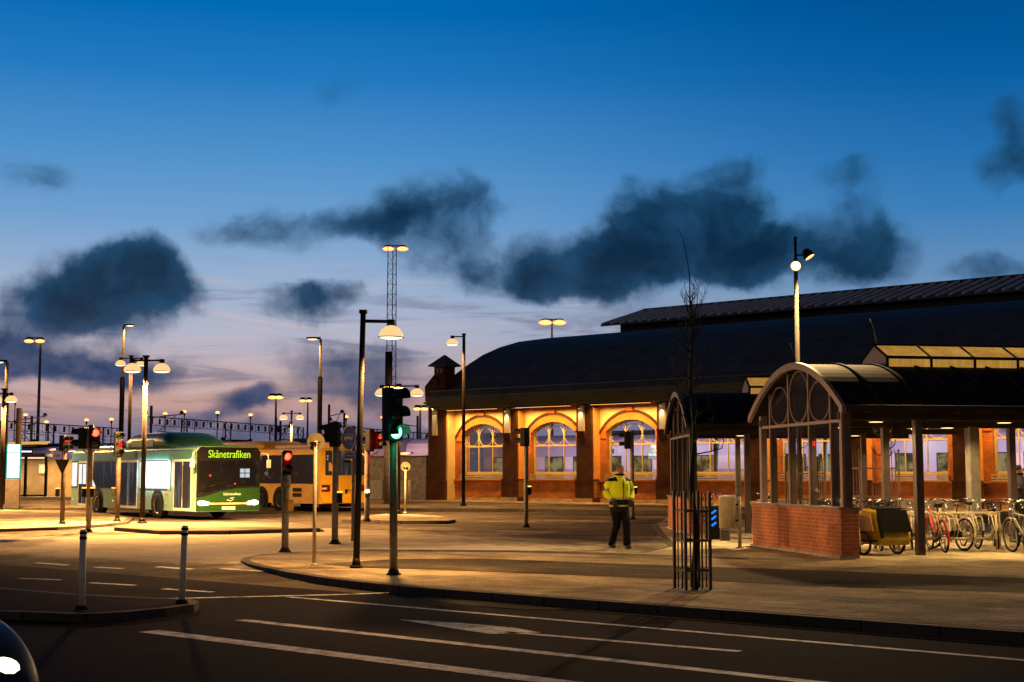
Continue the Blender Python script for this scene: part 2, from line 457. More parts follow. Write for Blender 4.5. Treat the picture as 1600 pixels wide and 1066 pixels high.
# forecourt / bus lanes: rises gently from the road
b = MB()
vs = [14.2, 14.8, 15.4, 16.0, 16.6, 17.2, 60.0, 140.0]
us = [-160, -60, -30, -10, 10, 40, 120]
def zf(v):
    s_ = max(0, min(1, (v - 14.2) / 3.0)); s_ = s_ * s_ * (3 - 2 * s_)
    return ZR + (ZR * -1 - 0.02) * s_
for i in range(len(vs) - 1):
    for j in range(len(us) - 1):
        b.face([UV(us[j], vs[i], zf(vs[i])), UV(us[j + 1], vs[i], zf(vs[i])), UV(us[j + 1], vs[i + 1], zf(vs[i + 1])), UV(us[j], vs[i + 1], zf(vs[i + 1]))], True)
bmesh.ops.remove_doubles(b.bm, verts=b.bm.verts, dist=0.001)
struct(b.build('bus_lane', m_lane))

def kerbed(name, pts, z0, z1, top_mat, kerb_w=0.18, kmat=None):
    """raised slab with its own kerb band round the edge"""
    pts = [Vector((p[0], p[1], 0)) for p in pts]
    b = MB(); b.prism(pts, z0, z1)
    o = struct(b.build(name, kmat or m_kerb))
    c = sum(pts, Vector()) / len(pts)
    n = len(pts); ins = []
    area = sum(pts[i].x * pts[(i + 1) % n].y - pts[(i + 1) % n].x * pts[i].y for i in range(n))
    sg = 1 if area > 0 else -1
    for i in range(n):
        a, p, q = pts[i - 1], pts[i], pts[(i + 1) % n]
        d1 = (p - a).normalized(); d2 = (q - p).normalized()
        n1 = Vector((-d1.y, d1.x, 0)) * sg; n2 = Vector((-d2.y, d2.x, 0)) * sg
        m_ = (n1 + n2); m_ = m_ / max(0.35, m_.length_squared) * 2 * 0.5 * 1.0
        ins.append(p + (n1 + n2).normalized() * kerb_w)
    b = MB(); b.face([(p.x, p.y, z1 + 0.004) for p in ins])
    struct(b.build(name + '_paving', top_mat))
    return o
# pavement along the road, running round its corner and back to the cycle sheds
walk = [UV(70, 14.3), UV(40, 14.3), UV(10, 14.3), UV(2, 14.3)] + [G(*p) for p in ((640, 917), (560, 909), (500, 902), (450, 894), (415, 887), (388, 881), (376, 876), (380, 871), (410, 866), (470, 862))] \
       + [G(*p) for p in ((700, 859), (860, 861), (1000, 864))] + [G(1046, 853), G(1030, 836), G(1020, 820), G(1040, 808)] + [UV(45, 50), UV(90, 45)]
kerbed('pavement', walk, -0.2, 0.0, m_walk, 0.16)
cyc = [G(500, 881, .008), G(620, 873.5, .008), G(760, 873, .008), G(1000, 882, .008), G(1300, 892, .008), G(1700, 908, .008), G(1900, 920, .008), G(1900, 950, .008), G(1600, 926, .008), G(1300, 917, .008), G(1080, 906, .008), G(900, 899, .008), G(700, 891, .008), G(560, 887, .008)]
sheet('cycle_path', cyc, 0.008, m_cycle)
# narrow dark gutter between pavement and forecourt
gut = [G(560, 858.5, .012), G(800, 860, .012), G(1000, 865, .012), G(1170, 872, .012), G(1170, 874, .012), G(1000, 868, .012), G(800, 862.5, .012), G(560, 860.5, .012)]
sheet('gutter', gut, 0.012, m_kerb)
# platform pavement along the station front
plat = [G(-700, 796), G(-200, 796), G(0, 797), G(300, 797), G(560, 797.5), G(800, 799), G(1050, 803), G(1120, 806)]
plat = [Vector((p.x, p.y, 0)) for p in plat] + [UV(33, 60), UV(90, 60), UV(90, 66), UV(-150, 66)]
kerbed('station_pavement', plat, -0.2, 0.10, m_walk, 0.2)
kerbed('traffic_island', [G(*p, .08) for p in ((178, 824), (250, 829.5), (350, 829.5), (440, 827), (500, 825.5), (500, 822), (470, 818), (340, 815.5), (250, 817.5))], -0.1, 0.08, m_islandtop, 0.15)
kerbed('traffic_island', [G(*p, .08) for p in ((534, 812), (620, 814), (700, 814), (712, 811.5), (690, 806), (640, 803), (600, 803), (560, 807))], -0.1, 0.08, m_islandtop, 0.15)
kerbed('corner_pavement', [G(*p, .06) for p in ((-500, 832), (0, 827), (90, 824), (160, 820), (200, 815), (208, 809), (180, 803), (100, 798), (0, 796), (-500, 799))], -0.1, 0.06, m_walk, 0.2)
kerbed('road_island', [G(*p, -.02) for p in ((-500, 956), (0, 955), (60, 957), (127, 959.5), (200, 956), (260, 950), (303, 944.5), (311, 940), (300, 936), (240, 934), (120, 928), (0, 918), (-300, 900))], -0.3, -0.02, m_road, 0.14)

# ------------------------------------------------------------------ road paint
def paintmat():
    m, t, out = new_mat('worn_road_paint')
    tc, u, v = uvnodes(t)
    n = t.noise(tc, 5.0, 7, 0.7); n2 = t.noise(tc, 60.0, 3, 0.7)
    f = t.smooth(t.math('ADD', t.math('MULTIPLY', n.outputs[0], 0.7), t.math('MULTIPLY', n2.outputs[0], 0.3)), 0.39, 0.56)
    c = t.mix(f, (0.07, 0.065, 0.06), (0.62, 0.56, 0.48))
    principled(t, out, c, 0.7, 0, bump=n2.outputs[0], bstr=0.2)
    return m
m_paint = paintmat()
ZP = ZR + 0.004
def zroad(v): return zf(v) + 0.004 if v > 14.2 else ZP
def mark(pts, name='lane_line'):
    b = MB(); b.face([(p.x, p.y, zroad(toUV(p)[1])) for p in pts])
    struct(b.build(name, m_paint))
def uline(px0, py0, px1, py1, wd):
    a, c = G(px0, py0, ZR), G(px1, py1, ZR)
    d = (c - a).normalized(); n = Vector((-d.y, d.x, 0)) * wd / 2
    N = max(1, int((c - a).length / 3))
    mark([a - n, c - n, c + n, a + n])
uline(232, 986.5, 1500, 1145, 0.26)
uline(375, 969, 1900, 1135, 0.17)
uline(450, 933, 1900, 1058, 0.11)
uline(190, 937.5, 530, 929.5, 0.14); uline(530, 929.5, 700, 926, 0.12)
for q in ((30, 904, 95, 906.5), (140, 911, 212, 915), (255, 920.5, 332, 925.5)): uline(*q, 0.13)
for q in ((57, 880.5, 108, 884.5), (148, 887.5, 192, 890), (245, 889, 300, 893), (345, 893, 415, 898), (465, 908, 555, 914)): uline(*q, 0.14)
mark([G(*p, ZR) for p in ((622, 968.5), (720, 974), (800, 981), (845, 989), (800, 987.5), (1155, 1017), (1150, 1019.5), (840, 992), (770, 991), (735, 988))][:4] + [G(*p, ZR) for p in ((800, 990), (765, 991), (730, 986))], 'direction_arrow')
uline(790, 988, 1156, 1018.5, 0.12)
# frost scraps left on the carriageway (loose flat patches)
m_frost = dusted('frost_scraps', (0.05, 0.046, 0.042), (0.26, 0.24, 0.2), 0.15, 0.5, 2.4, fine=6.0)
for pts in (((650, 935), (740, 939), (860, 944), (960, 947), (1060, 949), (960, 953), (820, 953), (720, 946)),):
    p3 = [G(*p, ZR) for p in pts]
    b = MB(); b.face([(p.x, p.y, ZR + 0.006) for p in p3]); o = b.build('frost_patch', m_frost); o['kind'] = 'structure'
# ------------------------------------------------------------------ station hall
B = 5.1; NB = 9; YW = 0.65
m_brick = brick('red_brick', (0.56, 0.175, 0.042), (0.42, 0.115, 0.028), (0.36, 0.18, 0.07))
m_brickd = brick('dark_red_brick', (0.115, 0.034, 0.016), (0.085, 0.024, 0.012), (0.075, 0.042, 0.026))
m_orange = M('orange_rendered_arch', (0.52, 0.15, 0.022), 0.8, 0, 0.15, 3)
m_return = M('orange_render', (0.66, 0.30, 0.07), 0.8, 0, 0.12, 3)
m_cream = M('cream_render', (0.64, 0.50, 0.25), 0.85, 0, 0.10, 3)
m_corn = M('grey_green_stone', (0.075, 0.078, 0.05), 0.85, 0, 0.2, 4)
m_roof = M('dark_zinc_roof', (0.065, 0.078, 0.085), 0.75, 0.0, 0.25, 1.2, 0.2)
m_roofl = M('ribbed_metal_roof', (0.50, 0.52, 0.55), 0.6, 0.0, 0.2, 2)
m_frame = M('cream_window_frame', (0.44, 0.35, 0.17), 0.6, 0, 0.1)
m_stone = M('weathered_stone', (0.42, 0.33, 0.2), 0.9, 0, 0.3, 2)
m_panel = M('pale_panel', (0.62, 0.54, 0.38), 0.7, 0, 0.1)
st0 = P(690, 783, 80)
O = Vector((-110 / 2200 * 80, 80, 0.10))
stn = thing('station_building', 'long brick railway station with arched windows lit amber and a dark curved roof', 'station', O, -TH)

def arch_pts(x0, x1, zs, rise, n=18):
    c = (x0 + x1) / 2; h = (x1 - x0) / 2; Rr = (h * h + rise * rise) / (2 * rise)
    a = math.asin(h / Rr)
    return [(c + Rr * math.sin(-a + 2 * a * i / n), zs + rise - Rr + Rr * math.cos(-a + 2 * a * i / n)) for i in range(n + 1)]

SILL, SPR, RISE = 1.50, 3.66, 0.60
# brick wall behind the bays, cut by the window openings
for i in range(NB):
    x0, x1 = i * B + (0.35 if i == 0 else 0.51), (i + 1) * B - 0.51
    c = (i + .5) * B + (-0.02 if i else 0.0); a, d = c - 1.56, c + 1.56
    D = 0.45
    wall = MB(); upper = MB(); arches = MB(); hood = MB(); belt = MB(); dent = MB(); sills = MB(); base = MB()
    wall.bb((x0, YW, 0), (x1, YW + D, 1.18))
    wall.bb((x0, YW, 1.18), (a, YW + D, SPR)); wall.bb((d, YW, 1.18), (x1, YW + D, SPR))
    wall.bb((a, YW, 1.18), (d, YW + D, SILL - 0.36))
    ap = arch_pts(a, d, SPR, RISE)
    poly = [(x0, YW + 0.002, SPR)] + [(p[0], YW + 0.002, p[1]) for p in ap] + [(x1, YW + 0.002, SPR), (x1, YW + 0.002, 5.0), (x0, YW + 0.002, 5.0)]
    upper.extr(poly, (0, D - 0.004, 0))
    # arch band and hood mould
    o1, o2 = arch_pts(a - 0.36, d + 0.36, SPR - 0.12, RISE + 0.50), arch_pts(a - 0.48, d + 0.48, SPR - 0.14, RISE + 0.66)
    arches.extr([(p[0], YW - 0.05, p[1]) for p in ap] + [(p[0], YW - 0.05, p[1]) for p in o1[::-1]], (0, 0.12, 0))
    arches.bb((a - 0.36, YW - 0.05, SPR - 0.34), (a, YW + 0.07, SPR - 0.002)); arches.bb((d, YW - 0.05, SPR - 0.34), (d + 0.36, YW + 0.07, SPR - 0.002))
    hood.extr([(p[0], YW - 0.10, p[1]) for p in o1] + [(p[0], YW - 0.10, p[1]) for p in o2[::-1]], (0, 0.16, 0))
    belt.bb((x0, YW - 0.12, 1.08), (x1, YW - 0.002, 1.18))
    for k in range(3):
        sills.bb((a - 0.06, YW - 0.14 + 0.035 * k, SILL - 0.34 + 0.115 * k), (d + 0.06, YW + 0.3, SILL - 0.34 + 0.115 * k + 0.075))
    # keystone and dentil frieze
    dent.bb((x0, YW - 0.14, 5.0), (x1, YW + 0.2, 5.07))
    nd = 24
    for k in range(nd):
        xx = x0 + (x1 - x0) * (k + .5) / nd
        dent.bb((xx - 0.045, YW - 0.10, 4.90), (xx + 0.045, YW + 0.05, 5.0))
    dent.bb((c - 0.2, YW - 0.16, 4.72), (c + 0.2, YW + 0.05, 4.895))
    base.bb((x0, YW - 0.06, 0.0), (x1, YW - 0.003, 0.16))
    wo_ = wall.build('wall', m_brick, stn); upper.build('spandrel', m_cream, wo_); arches.build('arch_band', m_orange, wo_)
    hood.build('hood_mould', m_brickd, wo_); belt.build('belt_course', m_orange, wo_); dent.build('dentil_frieze', m_orange, wo_)
    sills.build('window_ledge', m_frame, wo_); base.build('plinth', m_stone, wo_)
# windows
for i in range(NB):
    c = (i + .5) * B + (-0.02 if i else 0.0); a, d = c - 1.55, c + 1.55; yw = YW + 0.24
    f = MB(); ap = arch_pts(a, d, SPR, RISE - 0.01); ai = arch_pts(a + 0.09, d - 0.09, SPR, RISE - 0.09)
    f.extr([(p[0], yw, p[1]) for p in ap] + [(p[0], yw, p[1]) for p in ai[::-1]], (0, 0.09, 0))
    f.bb((a, yw, SILL), (a + 0.09, yw + 0.09, SPR)); f.bb((d - 0.09, yw, SILL), (d, yw + 0.09, SPR)); f.bb((a, yw, SILL - 0.02), (d, yw + 0.1, SILL + 0.09))
    f.bb((a + .09, yw + 0.01, 2.96), (d - .09, yw + 0.08, 3.04))
    for k in (1, 2):
        xm = a + (d - a) * k / 3
        f.bb((xm - 0.026, yw + 0.012, SILL + .09), (xm + 0.026, yw + 0.075, 4.13))
    fo = f.build('window', m_frame, stn)
    g = MB(); rr = (d - a) / 6 - 0.04
    for k in range(3):
        xm = a + (d - a) * (k + .5) / 3
        g.torus((xm, yw + 0.04, 3.04 + 0.50), 0.485, 0.022, 'Y', 34, 6, 1.0, 1.04)
    g.build('tracery', m_frame, fo)
    p = MB(); p.face([(a, yw + 0.05, SILL)] + [(d, yw + 0.05, SILL)] + [(q[0], yw + 0.05, q[1]) for q in ap[::-1]])
    p.build('pane', m_glasswin, fo)
# piers with a corbelled pale panel and its little spotlight
for i in range(1, NB + 1):
    x = i * B; b = MB()
    b.bb((x - 0.51, 0, 0.0), (x + 0.51, YW + .4, 5.02)); b.bb((x - 0.56, -0.06, 0), (x + 0.56, YW + .1, 1.14)); b.bb((x - 0.58, -0.08, 1.14), (x + 0.58, YW - .13, 1.2))
    pr = b.build('pier', m_brickd, stn)
    b = MB(); b.bb((x - 0.30, -0.12, 3.70), (x + 0.06, -0.002, 5.0)); b.build('pale_panel', m_panel, pr)
    b = MB(); b.extr([(x - 0.36, -0.2, 3.69), (x - 0.36, -0.005, 3.69), (x - 0.36, -0.005, 3.2)], (0.48, 0, 0)); b.bb((x - 0.4, -0.24, 3.62), (x + 0.16, -0.125, 3.695)); b.build('corbel', m_brickd, pr)
    b = MB(); b.cyl((x - .12, -0.24, 5.02), (x - .12, -0.24, 4.88), 0.05, 0.065, 10); s_ = b.build('spotlight', m_dark, pr)
    b = MB(); b.cyl((x - .12, -0.24, 4.879), (x - .12, -0.24, 4.87), 0.05, 0.05, 10); b.build('lamp_lens', e_warmhot, s_)
    L = light('SPOT', 'pier_spot', (x - .12, -0.26, 4.86), 75, (1, .74, .42), stn, spot_size=R(70), spot_blend=0.6, shadow_soft_size=0.04); aim(L, (0, 0.12, -1))
    b = MB(); b.bb((x + 0.512, 0.10, 0.25), (x + 0.56, YW - .01, 4.9)); b.build('rendered_return', m_return, pr)
    b = MB(); b.bb((x - 0.57, -0.07, 0), (x + 0.57, -0.062, 0.22)); b.build('stone_foot', m_stone, pr)
# eaves, cornice and roof
b = MB(); b.bb((-0.6, -0.35, 5.10), (NB * B + .6, YW + .5, 5.28)); b.bb((-0.7, -0.55, 5.28), (NB * B + .6, YW + .5, 5.42)); b.bb((-0.75, -0.70, 5.42), (NB * B + .6, YW + .5, 5.54))
b.build('cornice', m_corn, stn)
prof = [(-0.85, 5.54), (-0.85, 5.72), (-0.45, 6.08), (-0.3, 6.14), (0.25, 6.35), (0.6, 6.62), (1.5, 7.22), (2.6, 7.85), (3.9, 8.5), (5.4, 9.05), (7.2, 9.52), (10, 9.95), (14, 10.35), (18, 10.5)]
full = prof + [(36 - y, z) for y, z in prof[-2::-1]]
b = MB(); rings = [[(x, y, z) for y, z in full] for x in (-0.35, NB * B + 0.6)]
b.loft(rings, True, True, False); b.build('roof', m_roof, stn)
b = MB(); b.bb((-0.4, -0.9, 5.70), (NB * B + .6, -0.86, 5.78)); b.tube([(-0.4, -0.5, 6.13), (NB * B + .6, -0.5, 6.13)], 0.05, 6); b.build('gutter', m_corn, stn)
# roof monitor with ribbed metal cover
X0, X1 = 2.2, NB * B + 0.6
b = MB(); b.bb((X0, 14.2, 10.0), (X1, 21.8, 11.0)); b.extr([(X0, 14.2, 11.0), (X0, 21.8, 11.0), (X0, 18, 12.1)], (X1 - X0, 0, 0)); mon = b.build('roof_monitor', M('dark_cladding', (0.02, 0.02, 0.022), 0.6), stn)
b = MB(); rb_ = MB()
for sgn in (-1, 1):
    e0, r0 = (18 + sgn * 4.7, 10.92), (18, 12.24)
    b.extr([(X0 - 0.9, e0[0], e0[1]), (X0 - 0.9, r0[0], r0[1]), (X0 - 0.9, r0[0], r0[1] - 0.1), (X0 - 0.9, e0[0], e0[1] - 0.1)], (X1 - X0 + 0.9, 0, 0))
    n = int((X1 - X0 + .9) / 0.72)
    for k in range(n):
        xx = X0 - 0.85 + k * 0.72
        rb_.extr([(xx, e0[0], e0[1] + 0.12), (xx, r0[0], r0[1] + 0.12), (xx, r0[0], r0[1]), (xx, e0[0], e0[1])], (0.16, 0, 0))
b.tube([(X0 - .9, 18, 12.3), (X1, 18, 12.3)], 0.09, 6)
cov_ = b.build('ribbed_cover', M('dull_metal_sheet', (.06, .065, .075), .6, .2, .3, 2), mon); rb_.build('rib', m_roofl, cov_)
# back wall and hall floor
b = MB(); b.bb((0, 35.4, 0), (NB * B, 35.9, 5.4)); b.build('rear_wall', m_brickd, stn)
# corner turret at the left end
b = MB()
b.bb((-0.95, -0.1, 0), (0.36, 1.2, 5.45)); b.bb((-1.02, -0.17, 0), (0.43, 1.25, 1.1)); b.bb((-1.05, -0.2, 5.45), (0.46, 1.3, 5.62))
b.loft([[(cx_ + sx_ * h, .55 + sy_ * h, z) for sx_, sy_ in ((-1, -1), (1, -1), (1, 1), (-1, 1))] for cx_, h, z in ((-.3, .78, 5.62), (-.3, .80, 6.45), (-.3, .42, 7.15), (-.3, .42, 7.55), (-.3, .5, 7.6))], True, True, False)
tw = b.build('turret', m_brickd, stn)
b = MB()
for sgn in (0, 1, 2, 3):
    rot = Matrix.Translation((-.3, .55, 0)) @ Matrix.Rotation(sgn * math.pi / 2, 4, 'Z')
    pts = [rot @ Vector(p) for p in ((-0.45, -0.84, 6.3), (0.45, -0.84, 6.3), (0, -0.84, 7.0))]
    q = rot.to_3x3() @ Vector((0, 0.4, 0)); b.extr(pts, q)
b.build('gablet', m_brickd, tw)
b = MB(); b.loft([[(-.3 + sx_ * h, .55 + sy_ * h, z) for sx_, sy_ in ((-1, -1), (1, -1), (1, 1), (-1, 1))] for h, z in ((.68, 7.6), (.68, 7.66), (.03, 8.28))], True, True, False); b.build('pyramid_roof', m_roof, tw)
b = MB()
for sx_, sy_ in ((-.14, -.43), (.14, -.43)):
    b.box((-.3 + sx_, .55 + sy_, 7.36), (0.12, 0.02, 0.24))
b.build('slit_window', M('pale_slit', (0.25, 0.25, 0.27), 0.6), tw)
b = MB(); b.bb((-0.55, -0.2, 3.65), (-0.2, -0.102, 5.2)); b.build('pale_panel', m_panel, tw)
b = MB(); b.cyl((-.37, -0.34, 5.3), (-.37, -0.34, 5.2), 0.05, 0.065, 10); b.build('spotlight', m_dark, tw)
L = light('SPOT', 'pier_spot', (-.37, -0.36, 5.18), 110, (1, .74, .42), stn, spot_size=R(70), spot_blend=0.6, shadow_soft_size=0.04); aim(L, (0, 0.12, -1))
b = MB(); b.bb((0.36, 0.02, 0.02), (0.46, YW + .3, 5.05)); b.build('corner_strip', m_cream, stn)
# strip lamps tucked under the cornice of every bay
for i in range(NB):
    c = (i + .5) * B
    b = MB(); b.bb((c - 1.9, -0.34, 5.03), (c + 1.9, -0.26, 5.10)); so = b.build('strip_lamp', m_dark, stn)
    b = MB(); b.bb((c - 1.88, -0.33, 5.02), (c + 1.88, -0.27, 5.028)); b.build('lamp_lens', E('strip_glow', SODIUM, 3.0), so)
    L = light('AREA', 'bay_light', (c, -0.30, 5.0), 225, (1.0, 0.50, 0.125), stn, shape='RECTANGLE', size=3.7, size_y=0.12)
    aim(L, (0, 0.38, -1)); L.data.spread = R(125)
# platform lamps inside the hall
for i in range(NB):
    c = (i + .5) * B
    xl = c + (.35, .9, -.4, -.1, .6, 1.0, -.5, .2, 0)[i]
    b = MB(); b.lathe([(.42, 3.50), (.40, 3.58), (.1, 3.64), (.02, 3.66)], (xl, 4.15, 0), 18); b.cyl((xl, 4.15, 3.64), (xl, 4.15, 5.0), .02, None, 6); so = b.build('platform_lamp', m_dark, stn)
    b = MB(); b.lathe([(.001, 3.42), (.22, 3.44), (.36, 3.495), (.001, 3.495)], (xl, 4.15, 0), 18); b.build('lamp_lens', E('platform_glow', (1, .93, .84), 2.6), so)
    L = light('AREA', 'platform_light', (xl, 4.15, 3.38), 330, (1, .93, .88), stn, shape='RECTANGLE', size=1.4, size_y=0.3)
    aim(L, (0, 0.55, -1))
# iron columns along the platform, not the same in every bay
for k, xq in enumerate((.42, 1.78, 3.2, 4.35, 5.7, 6.6, 7.5)):
    b = MB(); b.lathe([(.20, .0), (.20, .5), (.13, .6), (.11, 3.9), (.2, 4.2), (.24, 5.0)], (xq * B, 3.0 + .5 * (k % 2), 0), 14); b.build('hall_column', M('grey_green_iron', (.10, .11, .10), .6), stn)
# ceiling beams in the hall
b = MB()
for i in range(NB + 1): b.bb((i * B - .12, 1.2, 5.0), (i * B + .12, 34, 5.35))
b.build('roof_beam', M('grey_beam', (0.22, 0.2, 0.19), 0.7), stn)

# ------------------------------------------------------------------ purple train alongside the platform
trn = thing('train', 'long purple commuter train standing at the platform behind the station windows', 'train', O + V * 8.2, -TH)
def train_skin():
    m, t, out = new_mat('purple_train_paint')
    tc = t.add('ShaderNodeTexCoord').outputs['Object']; s_ = t.add('ShaderNodeSeparateXYZ', {0: tc})
    z = t.math('DIVIDE', s_.outputs[2], 4.0)
    xs = t.math('FRACT', t.math('MULTIPLY', s_.outputs[0], 0.113))
    c = t.ramp(z, [(0.0, (.10, .09, .11)), (.16, (.21, .14, .28)), (.44, (.44, .30, .40)), (.62, (.27, .18, .35)), (.90, (.20, .15, .27))], 'CONSTANT')
    c = t.mix(t.math('GREATER_THAN', xs, 0.72), c, (.34, .24, .40))
    n = t.noise(tc, 0.8, 4)
    c = t.mix(t.math('MULTIPLY', n.outputs[0], .35), c, (.16, .12, .2))
    principled(t, out, c, 0.38, 0.0, spec=0.5)
    return m
m_train = train_skin()
def litpane(name, c1, c2, strength, sc=1.3):
    m, t, out = new_mat(name)
    tc = t.add('ShaderNodeTexCoord').outputs['Object']
    n = t.noise(tc, sc, 4, 0.6); f = t.smooth(n.outputs[0], 0.40, 0.62)
    e = t.add('ShaderNodeEmission', {'Color': t.mix(f, c1, c2), 'Strength': strength})
    g = t.add('ShaderNodeBsdfGlossy', {'Color': (.5, .5, .5), 'Roughness': .05}); mx = t.add('ShaderNodeMixShader', {0: .08, 1: e.outputs[0], 2: g.outputs[0]})
    t.l.new(mx.outputs[0], out.inputs[0]); m.cycles.emission_sampling = 'NONE'
    return m
m_tw = litpane('lit_train_window', (.03, .028, .016), (.36, .27, .10), 0.9)
m_led = E('amber_led', (1.0, .42, .06), 1.2)
for car_i in range(5):
    xa = -92 + car_i * 27.0; xb = xa + 26.4
    sec = [(0, .45), (0, 3.1), (.12, 3.45), (.5, 3.72), (1.4, 3.82), (2.3, 3.72), (2.68, 3.45), (2.8, 3.1), (2.8, .45)]
    b = MB(); b.loft([[(x, y, z) for y, z in sec] for x in (xa, xb)], True, True, False); co = b.build('carriage', m_train, trn)
    x = xa + 1.2; k = 0
    while x < xb - 1.8:
        wo_ = MB().bb((x - .06, -0.014, 1.22), (x + 1.36, -0.002, 2.52)).build('window', m_black, co); MB().bb((x, -0.022, 1.28), (x + 1.3, -0.016, 2.46)).build('pane', m_tw, co); x += 2.15
    for q in (4.9, 15.65):
        b = MB(); b.bb((xa + q, -0.02, 2.66), (xa + q + 1.4, -0.004, 2.92)); dd = b.build('destination_display', m_black, co)
        b = MB(); b.bb((xa + q + .25, -0.028, 2.71), (xa + q + 1.3, -0.022, 2.86)); b.build('amber_line', m_led, dd)
    MB().bb((xa + 2, .5, 3.8), (xa + 8, 2.3, 4.05), .08).build('roof_box', m_dark, co); MB().bb((xa + 15, .5, 3.8), (xa + 22, 2.3, 4.0), .08).build('roof_box', m_dark, co)
# low platform lamps; the hidden and out-of-view ones are added to light the train
for (px, py, txt) in ((632, 709, 'between the concrete wall and the turret'), (486, 708, 'added fill, hidden behind the yellow bus'), (300, 705, 'added fill, hidden behind the green bus'), (80, 703, 'at far left beside the triangular sign back'), (-60, 700, 'added fill beyond the left edge')):
    best = min((abs((lambda q: CX + F * q.x / (q.y * CP + (3.2 - EYE) * SP))(O + U * (s_ * .5) + V * 6.6) - px), s_ * .5) for s_ in range(-200, 20))
    q = O + U * best[1] + V * 6.6
    t_ = thing('platform_lamp', 'low orange platform lamp against the purple train, ' + txt, 'lamp', Vector((q.x, q.y, .1)), -TH, 'low platform lamps by the train')
    h = Hz(py, q.y) - .1
    b = MB(); b.cyl((0, 0, 0), (0, 0, h), .05, None, 8); b.build('post', m_dark, t_)
    b = MB(); b.box((0, 0, h + .06), (1.3, .22, .08)); hd = b.build('lamp_head', m_dark, t_)
    b = MB(); b.sphere((0, -.06, h), .09, (5.5, 1, .9), 12, 8); b.build('lamp_lens', e_sod, hd)
    light('POINT', 'platform_light', (0, -.5, h + .1), 420, (1, .80, .62), t_, shadow_soft_size=.3)
# information board hanging in the third bay
ib = thing('platform_sign', 'hanging platform board with two white lines and yellow symbols, seen through the third window', 'sign', O + U * (2.45 * B) + V * 4.6 + Vector((0, 0, 2.25)), -TH)
b = MB(); b.bb((-1.5, 0, 0), (1.55, .18, .92), .02); b.build('board', M('grey_board', (.11, .10, .09), .5), ib)
b = MB()
for xx in (-1.2, 1.2): b.cyl((xx, .09, .92), (xx, .09, 2.75), .025, None, 8)
b.build('hanger', m_dark, ib)
e_txt = E('white_sign_line', (.9, .95, 1.0), 1.1); e_yel = E('yellow_symbol', (.9, .75, .05), .9)
random.seed(3)
b = MB(); x = -1.3
while x < .3:
    wd = random.uniform(.05, .11); b.bb((x, -.012, .62), (x + wd, -.003, .62 + random.choice((.1, .1, .15)))); x += wd + .025
x = -1.45
while x < .05:
    wd = random.uniform(.05, .11); b.bb((x, -.012, .2), (x + wd, -.003, .2 + random.choice((.11, .11, .17)))); x += wd + .02
b.build('white_lettering', e_txt, ib)
b = MB(); b.bb((.12, -.012, .16), (.4, -.003, .42), .03); b.extr([(.85, -.012, .76), (1.15, -.012, .76), (1.0, -.012, .5)], (0, .009, 0)); b.build('yellow_symbol', e_yel, ib)
# green-and-white ticket machine in the fourth bay
tm = thing('ticket_machine', 'lit ticket machine with green top and white front behind the fourth station window', 'ticket machine', O + U * (3.78 * B) + V * 4.0 + Vector((0, 0, 0)), -TH)
b = MB(); b.bb((-.42, 0, 0), (.42, .5, 2.5), .03); b.build('cabinet', m_dark, tm)
b = MB(); b.bb((-.36, -.012, 1.95), (.36, -.003, 2.42)); b.build('green_header', E('green_glow', (.08, .75, .35), .7), tm)
b = MB(); b.bb((-.36, -.012, 1.0), (.36, -.003, 1.88)); b.build('lit_front', E('white_glow', (.8, .95, .95), .8), tm)

# ------------------------------------------------------------------ plank fence, concrete wall, cabinet left of the turret
fn = O + U * -1.3
m_plank = M('weathered_planks', (.22, .18, .13), .85, 0, .3, 3)
fe = thing('plank_fence', 'brown vertical plank fence between the yellow bus and the concrete wall', 'fence', fn + U * -4.6, -TH)
b = MB(); random.seed(5)
for k in range(46):
    x = -k * .26; b.bb((x - .2, 0 if k % 2 else .03, 0), (x, .06 if k % 2 else .09, 2.45 + random.uniform(-.02, .02)))
b.build('planks', m_plank, fe)
b = MB()
for z in (.5, 1.2, 2.0): b.bb((-12, .1, z), (0, .16, z + .1))
b.build('rail', m_plank, fe)
cw = thing('concrete_wall', 'grey concrete wall between the plank fence and the station turret', 'wall', fn, -TH)
b = MB(); b.bb((-4.55, .1, 0), (0, .35, 2.45)); b.build('wall_slab', m_concrete, cw)
b = MB(); b.bb((-4.6, .05, 2.45), (0, .4, 2.52)); b.build('coping', M('dark_coping', (.1, .09, .08), .8), cw)
b = MB(); b.bb((-3.4, .04, 0), (-2.2, .098, 1.15)); b.build('service_door', m_dark, cw)
b = MB(); b.bb((-2.15, .02, 0), (-1.1, .098, 1.1)); b.bb((-4.5, .03, 0), (-3.5, .098, 1.1)); b.build('pale_panel', M('pale_plaster', (.42, .42, .4), .8), cw)
ps = tag(MB().cyl((0, 0, 0), (0, 0, 1.15), .06, None, 10).build('marker_post', M('white_post', (.6, .58, .5), .6)), 'short white marker post at the foot of the concrete wall beside the turret', 'post')
ps.location = fn + U * -.9 + V * -.35
